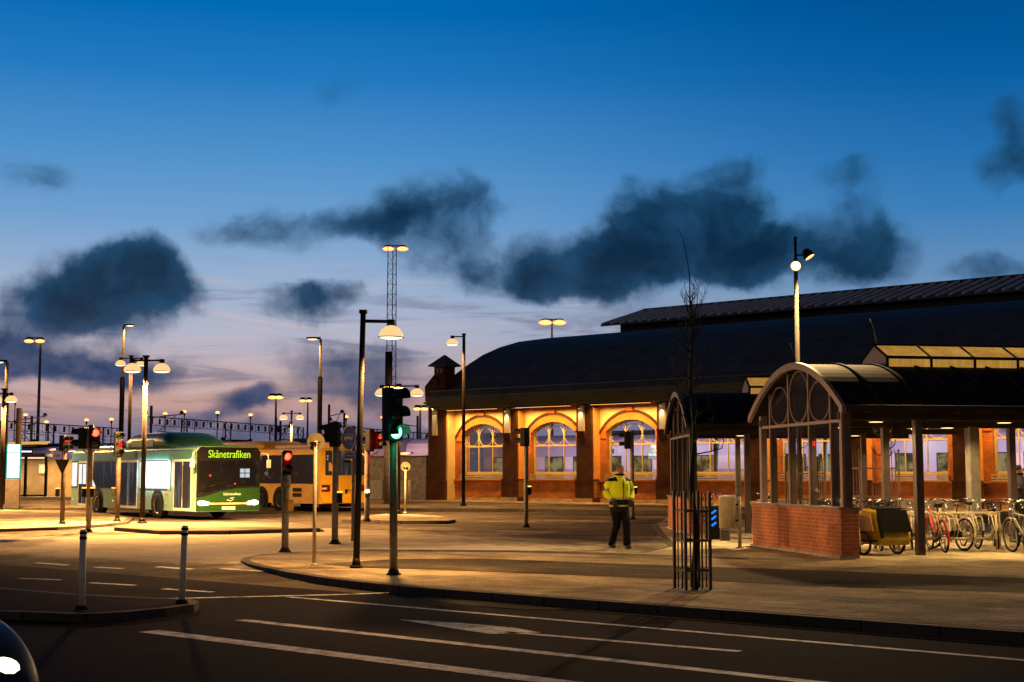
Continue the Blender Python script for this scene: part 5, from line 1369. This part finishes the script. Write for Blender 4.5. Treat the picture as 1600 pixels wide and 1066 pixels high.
rear((-.1, .78), (.0, .95), m_black, 'tow_handle', -.012, .03); rear((-.3, .90), (-.0, .93), m_black, 'tow_bar', -.012, .03)

# ------------------------------------------------------------------ car with its headlight on, leaving the left edge
m_car = M('dark_grey_car_paint', (.014, .011, .013), .45, .0, .12, 3, .25)
car = thing('car', 'dark car at the bottom left corner with one bright headlight showing', 'car', Vector((0, 0, 0)), -TH)
tip = G(32, 1029, .0); Yc = 7.55
hp = P(-3, 1031, Yc)     # outer edge of the near headlight
CW = .88
# car local frame: x forward, y left; headlight sits at x=2.02, y=-.62
corr = Vector((2.02 * math.cos(-TH) - .62 * math.sin(-TH), 2.02 * math.sin(-TH) + .62 * math.cos(-TH), 0))
car.location = Vector((hp.x, hp.y, ZR)) - corr
prof_c = [(-2.15, .35), (-2.2, .75), (-2.1, .98), (-1.75, 1.05), (-1.2, 1.40), (-.4, 1.47), (.25, 1.42), (1.0, 1.02), (1.6, .95), (1.95, .84), (2.13, .68), (2.19, .5), (2.16, .30), (1.8, .22), (-1.9, .22)]
b = MB(); rings = []
for y, k, zz in ((-CW, .93, -.0), (-CW * .97, .975, .0), (-.55, 1.0, .015), (0, 1.012, .02), (.55, 1.0, .015), (CW * .97, .975, 0), (CW, .93, 0)):
    rings.append([(x * k, y * (1 - .16 * max(0, (z - .95)) / .5), z + (zz if z > .6 else 0)) for x, z in prof_c])
b.loft(rings, True, True, False); cb = b.build('body', m_car, car)
for f in cb.data.polygons: f.use_smooth = True
md = cb.modifiers.new('smooth', 'SUBSURF'); md.levels = 2; md.render_levels = 2
b = MB(); b.bb((-1.0, -.66, 1.08), (.15, -.60, 1.40)); 
b = MB(); b.extr([(1.0, -.68, 1.06), (1.0, .68, 1.06), (.3, .58, 1.43), (.3, -.58, 1.43)], (.03, 0, .03)); b.build('windscreen', m_bglass, car)
b = MB(); b.extr([(-1.4, -.79, 1.08), (.8, -.79, 1.08), (.2, -.72, 1.38), (-1.1, -.72, 1.38)], (0, -.03, .02)); b.build('side_window', m_bglass, car)
for x in (1.32, -1.35):
    for y, sg in ((-.78, 1), (.78, -1)): wheel_set(car, x, y, .32, .22, m_chrome, sg)
for y in (-.62, .62):
    b = MB(); b.sphere((2.02, y, .66), .088, (.9, 1.6, 1.1), 16, 12); b.build('headlight', Eglow('car_headlight', (9, 8, 6), (2.2, 1.4, .6)), car)
L = light('SPOT', 'car_headlight', (2.30, -.62, .62), 90, (1, .9, .72), car, spot_size=R(60), spot_blend=.8, shadow_soft_size=.06); aim(L, (1, 0, -.16))
light('POINT', 'headlight_glow', (2.28, -.9, .66), 2.0, (1, .85, .5), car, shadow_soft_size=.08)
b = MB(); b.bb((2.10, -.75, .36), (2.17, .75, .40), .01); b.build('bumper_trim', m_chrome, car)
b = MB(); b.bb((2.10, -.4, .52), (2.20, .4, .68), .02); b.build('grille', m_black, car)
# ------------------------------------------------------------------ skinned figures
def skin_obj(name, verts, edges, radii, mat, parent, root=0, sub=2):
    me = bpy.data.meshes.new(name); me.from_pydata([tuple(v) for v in verts], edges, []); me.update()
    o = bpy.data.objects.new(name, me); COL.objects.link(o); o.parent = parent
    sk = o.modifiers.new('skin', 'SKIN'); sk.use_smooth_shade = True
    lay = me.skin_vertices[0]
    for i, r in enumerate(radii):
        r = r if isinstance(r, tuple) else (r, r); lay.data[i].radius = r; lay.data[i].use_root = (i == root)
    if sub:
        ss = o.modifiers.new('smooth', 'SUBSURF'); ss.levels = sub; ss.render_levels = sub
    me.materials.append(mat)
    return o
def ell_loft(b, secs, n=20):
    """secs: (center xyz, half width x, half depth y)"""
    b.loft([[(c[0] + a * math.cos(2 * math.pi * k / n), c[1] + d * math.sin(2 * math.pi * k / n), c[2]) for k in range(n)] for c, a, d in secs], True, True, True)
    return b
def jacket_mat(name, low, yel, band):
    m, t, out = new_mat(name)
    tc = t.add('ShaderNodeTexCoord').outputs['Object']; s_ = t.add('ShaderNodeSeparateXYZ', {0: tc})
    z = t.math('DIVIDE', s_.outputs[2], 2.0)
    ax = t.math('ABSOLUTE', s_.outputs[0])
    c = t.ramp(z, [(0, low), (.442, band), (.464, low), (.520, band), (.545, yel)], 'CONSTANT')
    sleeve = t.ramp(z, [(0, band), (.535, yel), (.612, band), (.638, yel)], 'CONSTANT')
    c = t.mix(t.math('GREATER_THAN', ax, .262), c, sleeve)
    sh_ = t.math('MULTIPLY', t.math('GREATER_THAN', z, .718), t.math('GREATER_THAN', ax, .10))
    c = t.mix(sh_, c, (.012, .014, .02))
    n = t.noise(tc, 9, 4)
    c = t.mix(t.math('MULTIPLY', n.outputs[0], .25), c, (.02, .03, .02))
    principled(t, out, c, .7, 0, bump=n.outputs[0], bstr=.5, spec=.2)
    return m
m_skin = M('skin', (.34, .17, .11), .55, 0, .1, 20); m_trs = M('dark_trousers', (.006, .006, .010), .85, 0, .3, 8, .1, .3); m_shoe = M('black_shoe', (.012, .01, .01), .4)
m_hair = M('short_grey_brown_hair', (.12, .09, .07), .8, 0, .3, 30); m_glove = M('black_glove', (.012, .012, .014), .7)
def person(label, loc_, rz, hgt, jk_mat, hair_mat, skin, gloves, legs, look=0.0):
    s_ = hgt / 1.80
    t_ = thing('person', label, 'person', loc_, rz); t_.scale = (s_, s_, s_)
    kL, aL, kR, aR = legs
    Vx = []; E_ = []; Rr = []
    def v(p, r, link=None):
        Vx.append(p); Rr.append(r)
        if link is not None: E_.append((link, len(Vx) - 1))
        return len(Vx) - 1
    pel = v((0, 0, .95), (.12, .10)); sp1 = v((0, 0, 1.15), (.12, .09), pel); ch = v((0, 0, 1.35), (.14, .10), sp1); nb = v((.005, .0, 1.50), (.06, .06), ch)
    nk = v((.012, -.012, 1.56), .05, nb); jaw = v((.022, -.03, 1.615), (.058, .066), nk); cr = v((.03, -.018, 1.685), (.072, .085), jaw); v((.03, -.008, 1.755), (.05, .06), cr)
    for sg, sh_ in ((-1, 0), (1, 0)):
        sd = v((sg * .17, 0, 1.46), .058, ch); eb = v((sg * .285, .035, 1.22), .042, sd); wr = v((sg * .225, -.125, 1.03), .030, eb); pm = v((sg * .195, -.16, .985), (.036, .018), wr)
        for q in range(4): 
            k1 = v((sg * (.215 - .017 * q), -.172 - .004 * q, .945), .0095, pm); v((sg * (.205 - .017 * q), -.160, .905 + .006 * abs(q - 1)), .008, k1)
        th = v((sg * .150, -.170, .985), .011, pm); v((sg * .135, -.178, .955), .009, th)
    for sg, kn, an in ((-1, kL, aL), (1, kR, aR)):
        hp_ = v((sg * .085, 0, .90), .085, pel); k_ = v(kn, .055, hp_); a_ = v(an, .038, k_); v((an[0] + .0, an[1] - .14, .035), (.035, .03), a_)
    body = skin_obj('body', Vx, E_, Rr, skin, t_)
    # face
    f = MB()
    f.sphere((.034, -.103, 1.665), .014, (.8, 1.1, 1.5), 8, 6); f.sphere((.03, -.094, 1.628), .018, (1.3, .5, .35), 8, 6)
    for sg in (-1, 1): f.sphere((.03 + sg * .078, -.01, 1.665), .02, (.4, .8, 1.4), 8, 6)
    f.build('face_features', skin, body)
    b = MB()
    for sg in (-1, 1): b.sphere((.03 + sg * .03, -.094, 1.685), .009, (1.2, .6, .7), 8, 6)
    b.build('eyes', m_black, body)
    b = MB(); b.sphere((.03, .006, 1.705), .094, (.93, 1.02, .86), 18, 12)
    bmesh.ops.delete(b.bm, geom=[q for q in b.bm.verts if (q.co.y < -.045 and q.co.z < 1.735) or q.co.z < 1.655], context='VERTS'); b.build('hair', hair_mat, body)
    # jacket
    b = MB(); ell_loft(b, [((0, 0, .76), .215, .155), ((0, 0, .80), .225, .165), ((0, 0, .95), .235, .17), ((0, -.005, 1.04), .24, .175), ((0, -.005, 1.2), .25, .175), ((0, 0, 1.36), .245, .165), ((0, 0, 1.44), .225, .14), ((0, .0, 1.495), .15, .105), ((.01, 0, 1.55), .085, .085), ((.012, 0, 1.585), .083, .083)])
    for sg in (-1, 1): b.tube([(sg * .14, 0, 1.45), (sg * .235, .01, 1.41), (sg * .285, .025, 1.32), (sg * .315, .04, 1.22), (sg * .305, .0, 1.14), (sg * .255, -.085, 1.06), (sg * .235, -.115, 1.035)], [.07, .085, .080, .074, .072, .062, .055], 14)
    jk = b.build('jacket', jk_mat, t_)
    b = MB(); b.torus((.012, -.006, 1.575), .082, .022, 'Z', 20, 8); b.build('collar', m_trs, jk)
    b = MB(); b.bb((-.006, -.185, 1.06), (.006, -.165, 1.48)); b.bb((.10, -.176, 1.24), (.108, -.16, 1.38)); b.build('zip', m_black, jk)
    for sg in (-1, 1):
        b = MB(); b.sphere((sg * .195, -.160, .97), .066, (1.0, .75, 1.35), 14, 10); b.build('glove', gloves, t_)
    # trousers and shoes
    for sg, kn, an in ((-1, kL, aL), (1, kR, aR)):
        b = MB(); b.tube([(sg * .085, 0, .92), (sg * .09, -.005, .80), tuple((Vector((sg * .085, 0, .9)) * .45 + Vector(kn) * .55)), kn, tuple(Vector(kn) * .5 + Vector(an) * .5), (an[0], an[1], .07)], [.118, .122, .106, .086, .076, .082], 16); b.build('trouser_leg', m_trs, t_)
        b = MB(); b.sphere((an[0], an[1] - .05, .045), .055, (.85, 2.4, .9), 14, 10); b.build('shoe', m_shoe, t_)
    return t_
pj = jacket_mat('hi_vis_jacket', (.006, .006, .010), (.72, .92, .02), (.50, .46, .32))
person('man in a yellow high-visibility jacket and dark trousers walking across the forecourt', G(968, 857, -.0), R(26), 1.80, pj, m_hair, m_skin, m_glove,
       ((-.075, -.02, .49), (-.055, .25, .12), (.07, -.19, .50), (.045, -.24, .07)))
dk = M('dark_coat', (.010, .010, .014), .8, 0, .3, 8)
q = s1(6.75, 5.4); person('person in dark clothing cut off by the right edge behind the bicycles', q, R(80), 1.82, dk, M('dark_hair', (.012, .01, .01), .7), m_skin, m_glove,
       ((-.07, -.05, .50), (-.08, .0, .075), (.08, .0, .50), (.09, .05, .08)))
# ------------------------------------------------------------------ bicycles
m_tan = M('tan_saddle', (.06, .035, .02), .6); m_spoke = M('spoke_steel', (.30, .28, .25), .4, .6, .1)
def bike_proto(colname, col, step=True, basket=False, crate=False, saddle=m_black, rack=True):
    mt = M(colname, col, .32, .1, .12, 5)
    o = bpy.data.objects.new('bicycle', None); COL.objects.link(o)
    r = .335; xf, xr = .56, -.52
    for nm, x in (('front_wheel', xf), ('rear_wheel', xr)):
        b = MB(); b.torus((x, 0, r), r - .018, .020, 'Y', 36, 8); wl = b.build(nm, m_rubber, o)
        b = MB(); b.torus((x, 0, r), r - .045, .011, 'Y', 32, 6); b.cyl((x, -.035, r), (x, .035, r), .022, None, 10)
        for k in range(20):
            a = 2 * math.pi * k / 20; b.tube([(x, .02 if k % 2 else -.02, r), (x + (r - .045) * math.cos(a), 0, r + (r - .045) * math.sin(a))], .0022, 3, False)
        b.build('rim', m_spoke, wl)
        b = MB(); b.torus((x, 0, r), r + .022, .020, 'Y', 18, 6, 1, 1, R(20) if x < 0 else R(10), R(205) if x < 0 else R(150)); b.build('mudguard', mt if x < 0 else mt, o)
    bb_, hd, st_ = (-.06, 0, .29), (.36, 0, .80), (-.22, 0, .78)
    b = MB()
    if step: b.tube([(.37, 0, .74), (.25, 0, .50), (.05, 0, .33), bb_], .022, 10); b.tube([(.36, 0, .68), (.18, 0, .42), (-.02, 0, .36)], .016, 8)
    else: b.tube([hd, (-.19, 0, .74)], .018, 10); b.tube([(.38, 0, .72), bb_], .02, 10)
    b.tube([bb_, st_], .018, 10); b.tube([(.345, 0, .86), (.395, 0, .66)], .024, 10)
    for s_ in (-1, 1):
        b.tube([bb_, (xr, s_ * .06, r)], .011, 8); b.tube([(-.19, 0, .68), (xr, s_ * .06, r)], .010, 8)
    b.build('frame', mt, o)
    b = MB()
    for s_ in (-1, 1): b.tube([(.395, s_ * .05, .68), (.43, s_ * .055, .55), (xf, s_ * .055, r)], .013, 8)
    b.tube([(.395, -.05, .68), (.395, .05, .68)], .016, 8); b.build('fork', mt, o)
    b = MB(); b.tube([(.345, 0, .86), (.33, 0, .99)], .013, 8); b.tube([(.16, -.29, 1.02), (.28, -.25, 1.05), (.36, -.10, 1.03), (.37, 0, 1.0), (.36, .10, 1.03), (.28, .25, 1.05), (.16, .29, 1.02)], .012, 8); hb = b.build('handlebar', m_chrome, o)
    b = MB()
    for s_ in (-1, 1): b.tube([(.24, s_ * .27, 1.043), (.12, s_ * .30, 1.01)], .017, 8)
    b.build('grip', m_black, hb)
    b = MB(); b.tube([st_, (-.245, 0, .92)], .012, 8); b.loft([[(x, y * w_, .945 + z) for y, z in ((-1, 0), (-.6, .045), (.6, .045), (1, 0), (.5, -.03), (-.5, -.03))] for x, w_ in ((-.40, .07), (-.36, .10), (-.26, .085), (-.14, .035), (-.10, .02))], True, True, True); b.build('saddle', saddle, o)
    b = MB(); b.bb((-.16, .045, .24), (.0, .06, .36)); b.extr([(.04, .05, .30), (-.06, .05, .41), (xr, .05, r + .06), (xr, .05, r - .05), (-.06, .05, .18)], (0, .018, 0)); b.build('chain_guard', m_black, o)
    b = MB(); b.cyl((-.06, -.07, .29), (-.06, .09, .29), .03, None, 10); b.tube([(-.06, -.08, .29), (.06, -.08, .17)], .01, 6); b.tube([(-.06, .09, .29), (-.18, .09, .41)], .01, 6); b.bb((.02, -.18, .155), (.10, -.09, .18)); b.bb((-.22, .095, .40), (-.14, .19, .425)); b.build('crank', m_spoke, o)
    if rack:
        b = MB()
        for s_ in (-1, 1): b.tube([(-.22, s_ * .06, .70), (-.80, s_ * .06, .72)], .008, 6); b.tube([(-.66, s_ * .06, .715), (xr, s_ * .07, r)], .007, 6)
        b.bb((-.8, -.06, .715), (-.77, .06, .73)); b.build('luggage_rack', m_spoke, o)
    b = MB(); b.bb((-.86, -.03, .62), (-.83, .03, .68)); b.sphere((.46, 0, .86), .045, (.8, 1, 1), 10, 8); b.build('lamp', m_chrome, o)
    if basket:
        b = MB()
        for z, w_ in ((.82, .12), (.90, .135), (.98, .15), (1.04, .16)): b.tube([(.42, -w_, z), (.42 + w_ * 1.9, -w_, z), (.42 + w_ * 1.9, w_, z), (.42, w_, z), (.42, -w_, z)], .006, 5)
        for k in range(9):
            f_ = -1 + k / 4; b.tube([(.65, .12 * f_, .82), (.72, .16 * f_, 1.04)], .005, 4); b.tube([(.42 + .028 * k, -.12, .82), (.42 + .038 * k, -.16, 1.04)], .005, 4); b.tube([(.42 + .028 * k, .12, .82), (.42 + .038 * k, .16, 1.04)], .005, 4)
        b.bb((.42, -.12, .81), (.65, .12, .82)); b.build('basket', m_dark, o)
    if crate: b = MB(); b.bb((-.78, -.14, .735), (-.42, .14, .90), .02); b.build('pannier', M('dark_pannier', (.05, .045, .05), .8), o)
    return o
PR = {'red': bike_proto('red_bicycle_paint', (.55, .035, .02), True), 'white': bike_proto('cream_bicycle_paint', (.55, .48, .36), True, False, False, m_tan),
      'pink': bike_proto('pink_bicycle_paint', (.55, .20, .22), True, False, True), 'black': bike_proto('black_bicycle_paint', (.015, .015, .016), True, True),
      'grey': bike_proto('grey_bicycle_paint', (.20, .19, .17), False), 'green': bike_proto('olive_bicycle_paint', (.06, .09, .03), True, True)}
pinks = M('pink_saddle_cover', (.5, .10, .14), .6)
used = set(); BG = 'bicycles parked in the cycle sheds'
def bike(kind, pos, heading, label, lean=0.0):
    o = PR[kind] if kind not in used else copy_tree(PR[kind]); used.add(kind)
    o.location = pos; o.rotation_euler = (R(lean), 0, R(heading)); tag(o, label, 'bicycle', BG)
    return o
p_r, p_f = G(1485, 865.5), G(1452, 859)
rr_ = bike('red', (p_r + p_f) / 2 + Vector((0, .1, 0)), math.degrees(math.atan2(p_f.y - p_r.y + .35, p_f.x - p_r.x)), 'bright red step-through bicycle nearest the brown shed post', -4)
bike('white', s1(3.55, 2.7), 108, 'cream bicycle just right of the red one, front wheel in the white rack', 4)
bike('grey', s1(4.35, 1.05), 97, 'grey diamond-frame bicycle between the cream one and the pink one, its tyre facing out', -3)
bike('pink', s1(4.75, 1.5), 70, 'pink bicycle with a dark pannier on its rack, near the right edge', 4)
bike('black', s1(5.05, .75), 100, 'black bicycle with a wire basket at the right edge, nearest the camera', -3)
bike('green', s1(4.9, 3.2), 255, 'olive bicycle with basket in the rear rack behind the pink one', 3)
bike('white', s1(3.7, 3.3), 262, 'cream bicycle in the rear rack under the wide grey post', -3)
bike('black', s1(2.6, 3.4), 258, 'black bicycle with basket in the rear rack behind the yellow trailer', 4)
b5 = bike('pink', s1(.95, 2.3), 255, 'bicycle with a pink saddle seen over the brick wall return, left of the trailer', -4)
bike('grey', s1(1.5, 3.5), 275, 'grey bicycle in the rear rack just above the trailer', 3)
bike('white', s1(1.0, 1.7), 85, 'cream bicycle behind the glazing at the near end of the gable wall', -4)
bike('black', s1(1.15, 2.9), 110, 'black bicycle behind the middle panes of the glazed gable', 5)
bike('green', s1(1.2, 3.7), 260, 'olive bicycle behind the left panes of the glazed gable', -4)
bike('grey', S2 + Vector((1.1, 1.3, 0)), 80, 'grey bicycle in the farther shed just above the black box with blue slashes', 4)
bike('white', S2 + Vector((1.2, 2.9, 0)), 100, 'cream bicycle deeper in the farther shed behind the litter bin', -4)
bike('red', S2 + Vector((2.3, 1.6, 0)), 95, 'red bicycle in the farther shed, mostly behind the glazed gable', 3)
for kd, x, y, hh, lb_ in (('black', 2.05, 2.9, 262, 'black bicycle with basket just left of the brown shed post, rear rack'), ('white', 3.1, 3.5, 255, 'cream bicycle behind the red one, rear rack'),
                     ('grey', 4.4, 3.4, 268, 'grey bicycle in the rear rack right of the wide grey post'), ('black', 5.5, 3.2, 258, 'black bicycle with basket in the rear rack at the right edge'),
                     ('red', 5.6, 1.6, 80, 'red bicycle at the far right behind the black one'), ('grey', 1.9, 4.2, 80, 'grey bicycle behind the right panes of the glazed gable')):
    bike(kd, s1(x, y), hh, lb_, random.uniform(-5, 5))
# racks
m_rack = M('cream_rack_tube', (.40, .33, .22), .5, .1, .1)
def rack(label, a, c, n):
    t_ = thing('bicycle_rack', label, 'bicycle rack', a, math.atan2(c.y - a.y, c.x - a.x), 'tubular bicycle racks'); L_ = (c - a).length
    b = MB()
    for z in (.26, .78): b.tube([(0, 0, z), (L_, 0, z)], .022, 8)
    for x in (0.02, L_ - .02): b.tube([(x, 0, 0), (x, 0, .78)], .022, 8); b.tube([(x, -.25, .01), (x, .25, .01)], .022, 8)
    b.build('rails', m_rack, t_)
    for k in range(n):
        x = .25 + (L_ - .5) * k / max(1, n - 1)
        for dx in (-.035, .035):
            b = MB(); b.tube([(x + dx, 0, .26), (x + dx, -.32, .30), (x + dx, -.42, .50), (x + dx, -.30, .74), (x + dx, 0, .78)], .012, 6); b.build('wheel_loop', m_rack, t_)
rack('cream tubular rack behind the red bicycle, front row', s1(2.1, 2.05), s1(4.3, 2.05), 5)
rack('cream tubular rack in the second row above the trailer', s1(.9, 3.0), s1(4.9, 3.0), 7)
# ------------------------------------------------------------------ child trailer
m_ty = M('yellow_trailer_fabric', (.30, .21, .012), .75, 0, .15, 6, .2, .3); m_tb = M('black_trailer_cover', (.004, .004, .0045), .8, 0, .3, 6, .05, .3); m_tw2 = M('cloudy_trailer_window', (.42, .34, .2), .3, 0, .25, 5)
gl_, gr_ = G(1352, 869), G(1407, 867)
tr = thing('bicycle_trailer', 'yellow and black two-wheeled child trailer parked against the brick gable wall', 'bicycle trailer', (gl_ + gr_) / 2 + Vector((.02, .12, 0)), R(27), None)
W2 = .40
# x across, y depth (front of the cabin toward the camera)
sec = [(-.36, .20), (-.40, .34), (-.24, .88), (.10, .92), (.38, .62), (.42, .24)]
b = MB(); b.extr([(-W2 - .0, y, z) for y, z in sec], (2 * W2, 0, 0)); cab = b.build('cabin', m_ty, tr)
md = cab.modifiers.new('soft', 'BEVEL'); md.width = .04; md.segments = 3
b = MB(); b.extr([(-W2 + .05, -.412, .46), (W2 - .0, -.412, .46), (W2 - .02, -.268, .885), (-W2 + .07, -.268, .885)], (0, -.02, -.004)); b.build('front_cover', m_tb, tr)
b = MB(); b.extr([(-W2 + .07, -.27, .90), (W2 - .02, -.27, .90), (W2 - .02, .10, .945), (-W2 + .07, .10, .945)], (0, 0, .015)); b.build('roof_cover', m_tb, tr)
b = MB(); b.extr([(-W2 - .024, -.22, .48), (-W2 - .024, .18, .48), (-W2 - .024, .12, .80), (-W2 - .024, -.14, .80)], (.02, 0, 0)); b.build('side_window', m_tw2, tr)
b = MB(); b.extr([(-W2 - .01, -.42, .35), (-W2 + .05, -.43, .35), (-W2 + .09, -.275, .90), (-W2 + .02, -.275, .90)], (0, -.025, 0)); b.build('piping', m_tb, tr)
b = MB(); b.tube([(-W2 - .1, -.30, .30), (W2 + .06, -.30, .30), (W2 + .06, .35, .30), (-W2 - .1, .35, .30), (-W2 - .1, -.30, .30)], .018, 8); b.build('chassis', m_tb, tr)
for x in (-W2 - .04, W2 + .03):
    b = MB(); b.torus((x, .05, .235), .215, .022, 'X', 30, 8); wl = b.build('wheel', m_rubber, tr)
    b = MB(); b.torus((x, .05, .235), .185, .009, 'X', 26, 6); b.cyl((x - .03, .05, .235), (x + .03, .05, .235), .02, None, 8)
    for k in range(14):
        a = 2 * math.pi * k / 14; b.tube([(x, .05, .235), (x, .05 + .185 * math.cos(a), .235 + .185 * math.sin(a))], .0022, 3, False)
    b.build('rim', m_spoke, wl)
b = MB(); b.tube([(-W2 - .05, -.3, .3), (-W2 - .30, -.45, .36), (-W2 - .42, -.9, .40)], .016, 8); 
b = MB(); b.tube([(-W2 - .05, .3, .3), (-W2 - .2, .7, .42), (-W2 - .2, 1.2, .5)], .016, 8); b.build('tow_arm', m_tb, tr)

# ------------------------------------------------------------------ young bare trees with guards
m_bark = M('dark_bark', (.030, .022, .018), .85, 0, .3, 14, .2, .4)
def tree(label, p, h, seed, r0, lean=(0, 0), spread=1.0, nbr=22):
    rnd = random.Random(seed); t_ = thing('young_tree', label, 'tree', p, 0, 'young bare street trees')
    pts = [Vector((0, 0, 0))]; n = 16; rs = []
    for k in range(1, n + 1):
        z = h * .80 * k / n; pts.append(Vector((lean[0] * z + .025 * math.sin(k * 1.1 + seed), lean[1] * z + .02 * math.cos(k * .9), z)))
    rs = [r0 * (1 - .80 * (k / n) ** .9) + .004 for k in range(n + 1)]
    b = MB(); b.tube(pts, rs, 10); tk = b.build('trunk', m_bark, t_)
    # leader curving over
    b = MB(); top = pts[-1]
    ld = [top, top + Vector((.0, 0, h * .06)), top + Vector((-.04, 0, h * .12)), top + Vector((-.09, .02, h * .17)), top + Vector((-.17, .03, h * .205))]
    b.tube(ld, [.010, .008, .006, .004, .0025], 6)
    def at(z):
        f = z / (h * .80) * n; i = min(n - 1, int(f)); return pts[i].lerp(pts[i + 1], f - i)
    for k in range(nbr):
        z = h * (.36 + .44 * rnd.random() ** .9); q = at(z); a = rnd.uniform(0, 2 * math.pi); fr_ = (z / h - .36) / .44
        L_ = (0.95 - .55 * fr_) * rnd.uniform(.55, 1.0) * spread; up_ = .1 + 1.15 * fr_
        d = Vector((math.cos(a), math.sin(a) * .8, 0))
        p1 = q + d * L_ * .30 + Vector((0, 0, L_ * (.10 + .35 * fr_) - .04)); p2 = q + d * L_ * .52 + Vector((0, 0, L_ * (.10 + .7 * fr_))); p3 = q + d * L_ * (.60 - .1 * fr_) + Vector((0, 0, L_ * (.42 + .6 * fr_)))
        br = r0 * .30 * (1 - .5 * fr_)
        b.tube([q, p1, p2, p3], [br, br * .75, br * .5, br * .22], 6)
        for j in range(8):
            f = rnd.uniform(.3, 1.0); s_ = (p1.lerp(p2, f * 2 - .6) if f < .8 else p2.lerp(p3, (f - .8) * 4)); e = s_ + Vector((rnd.uniform(-.13, .13), rnd.uniform(-.13, .13), rnd.uniform(.04, .24))) * spread
            b.tube([s_, s_.lerp(e, .5) + Vector((rnd.uniform(-.02, .02), 0, .01)), e], [br * .32, br * .25, br * .14], 4, False)
    for k in range(26):   # short upright twigs round the leader
        z = h * rnd.uniform(.66, .80); q = at(z); a = rnd.uniform(0, 2 * math.pi); l_ = rnd.uniform(.10, .34)
        b.tube([q, q + Vector((math.cos(a) * .07, math.sin(a) * .07, l_ * .4)), q + Vector((math.cos(a) * .09, math.sin(a) * .09, l_))], [.007, .005, .0025], 5, False)
    b.tube([at(h * .62), at(h * .62) + Vector((-.14, 0, .25)), at(h * .62) + Vector((-.26, 0, .44)), at(h * .62) + Vector((-.36, 0, .47))], [.010, .008, .005, .003], 5)
    b.tube([at(h * .70), at(h * .70) + Vector((.06, 0, .35)), at(h * .70) + Vector((.10, 0, .75))], [.008, .006, .003], 5)
    b.build('branches', m_bark, t_)
    return t_
tp = G(1086, 922)
tree('young bare tree on the pavement inside a four-post guard, its trunk tinted signal green', tp, Hz(355, tp.y), 11, .044, (-.004, 0), .9, 34)
def guard(label, p, w, h, n_bars, rz=0.0):
    t_ = thing('tree_guard', label, 'tree guard', p, rz, 'steel guards round the young trees')
    for sx_, sy_ in ((-1, -1), (1, -1), (1, 1), (-1, 1)):
        b = MB(); b.box((sx_ * w / 2, sy_ * w / 2, h / 2), (.04, .04, h), 0, .004); b.build('post', m_shpost, t_)
    b = MB()
    for s_ in range(4):
        rot = Matrix.Rotation(s_ * math.pi / 2, 4, 'Z')
        for k in range(n_bars):
            x = -w / 2 + w * (k + 1) / (n_bars + 1); b.box((x, -w / 2, h * .5), (.016, .016, h * .98), 0, 0, rot)
        for z in (.20, .50, .80): b.box((0, -w / 2, h * z), (w - .045, .012, .03), 0, 0, rot)
    b.build('bars', m_shpost, t_)
    return t_
guard('steel tree guard of four posts and thin bars in front of the farther cycle shed', tp + Vector((-.02, .12, 0)), .37, Hz(768, tp.y), 2, R(18))
pit = [G(1000, 922.5, .006), G(1085, 928, .006), G(1150, 922.5, .006), G(1078, 917.5, .006)]
sheet('tree_pit', pit, .006, M('iron_grate', (.022, .018, .015), .8))
tb_ = s1(3.6, 5.6); tree('leaning bare tree behind the near shed, its trunk crossing the lit window', tb_, 5.2, 23, .07, (-.05, 0), .8, 16)
guard('steel guard round the leaning tree behind the near shed', tb_ + Vector((-.35, 0, 0)), .9, 2.15, 2)
tc_ = s1(1.55, 5.9); tree('thin bare tree seen through the glazed gable', tc_, 4.6, 31, .045, (0, 0), .8, 14)
guard('steel guard round the thin tree seen through the glazed gable', tc_ + Vector((.1, .0, 0)), .75, 2.0, 2)
# low concrete bench and planter behind the shed
def bench(label, p, L_):
    t_ = thing('concrete_bench', label, 'bench', p, RZ1, 'low benches behind the near shed'); b = MB(); b.bb((0, 0, .42), (L_, .45, .52), .01); b.build('seat', m_concrete, t_)
    for x in (.15, L_ - .3):
        b = MB(); b.bb((x, .05, 0), (x + .15, .4, .42)); b.build('leg', m_concrete, t_)
    b = MB(); b.bb((0, .42, .5), (L_, .5, .98), .01); b.build('backrest', M('grey_boards', (.24, .19, .14), .8), t_)
bench('low grey bench behind the bicycles, right of the leaning tree', s1(3.9, 6.6), 2.0)
bench('low grey bench behind the bicycles, left of the leaning tree', s1(.9, 6.6), 2.0)

# ------------------------------------------------------------------ render settings
scene.render.engine = 'CYCLES'
scene.cycles.use_denoising = True
try: scene.cycles.denoiser = 'OPENIMAGEDENOISE'
except Exception: pass
scene.cycles.max_bounces = 6; scene.cycles.diffuse_bounces = 3; scene.cycles.glossy_bounces = 3; scene.cycles.transparent_max_bounces = 12; scene.cycles.transmission_bounces = 4
scene.cycles.sample_clamp_indirect = 4.0
scene.cycles.caustics_reflective = False; scene.cycles.caustics_refractive = False
scene.view_settings.view_transform = 'Standard'; scene.view_settings.look = 'None'; scene.view_settings.exposure = 0.0; scene.view_settings.gamma = 1.0
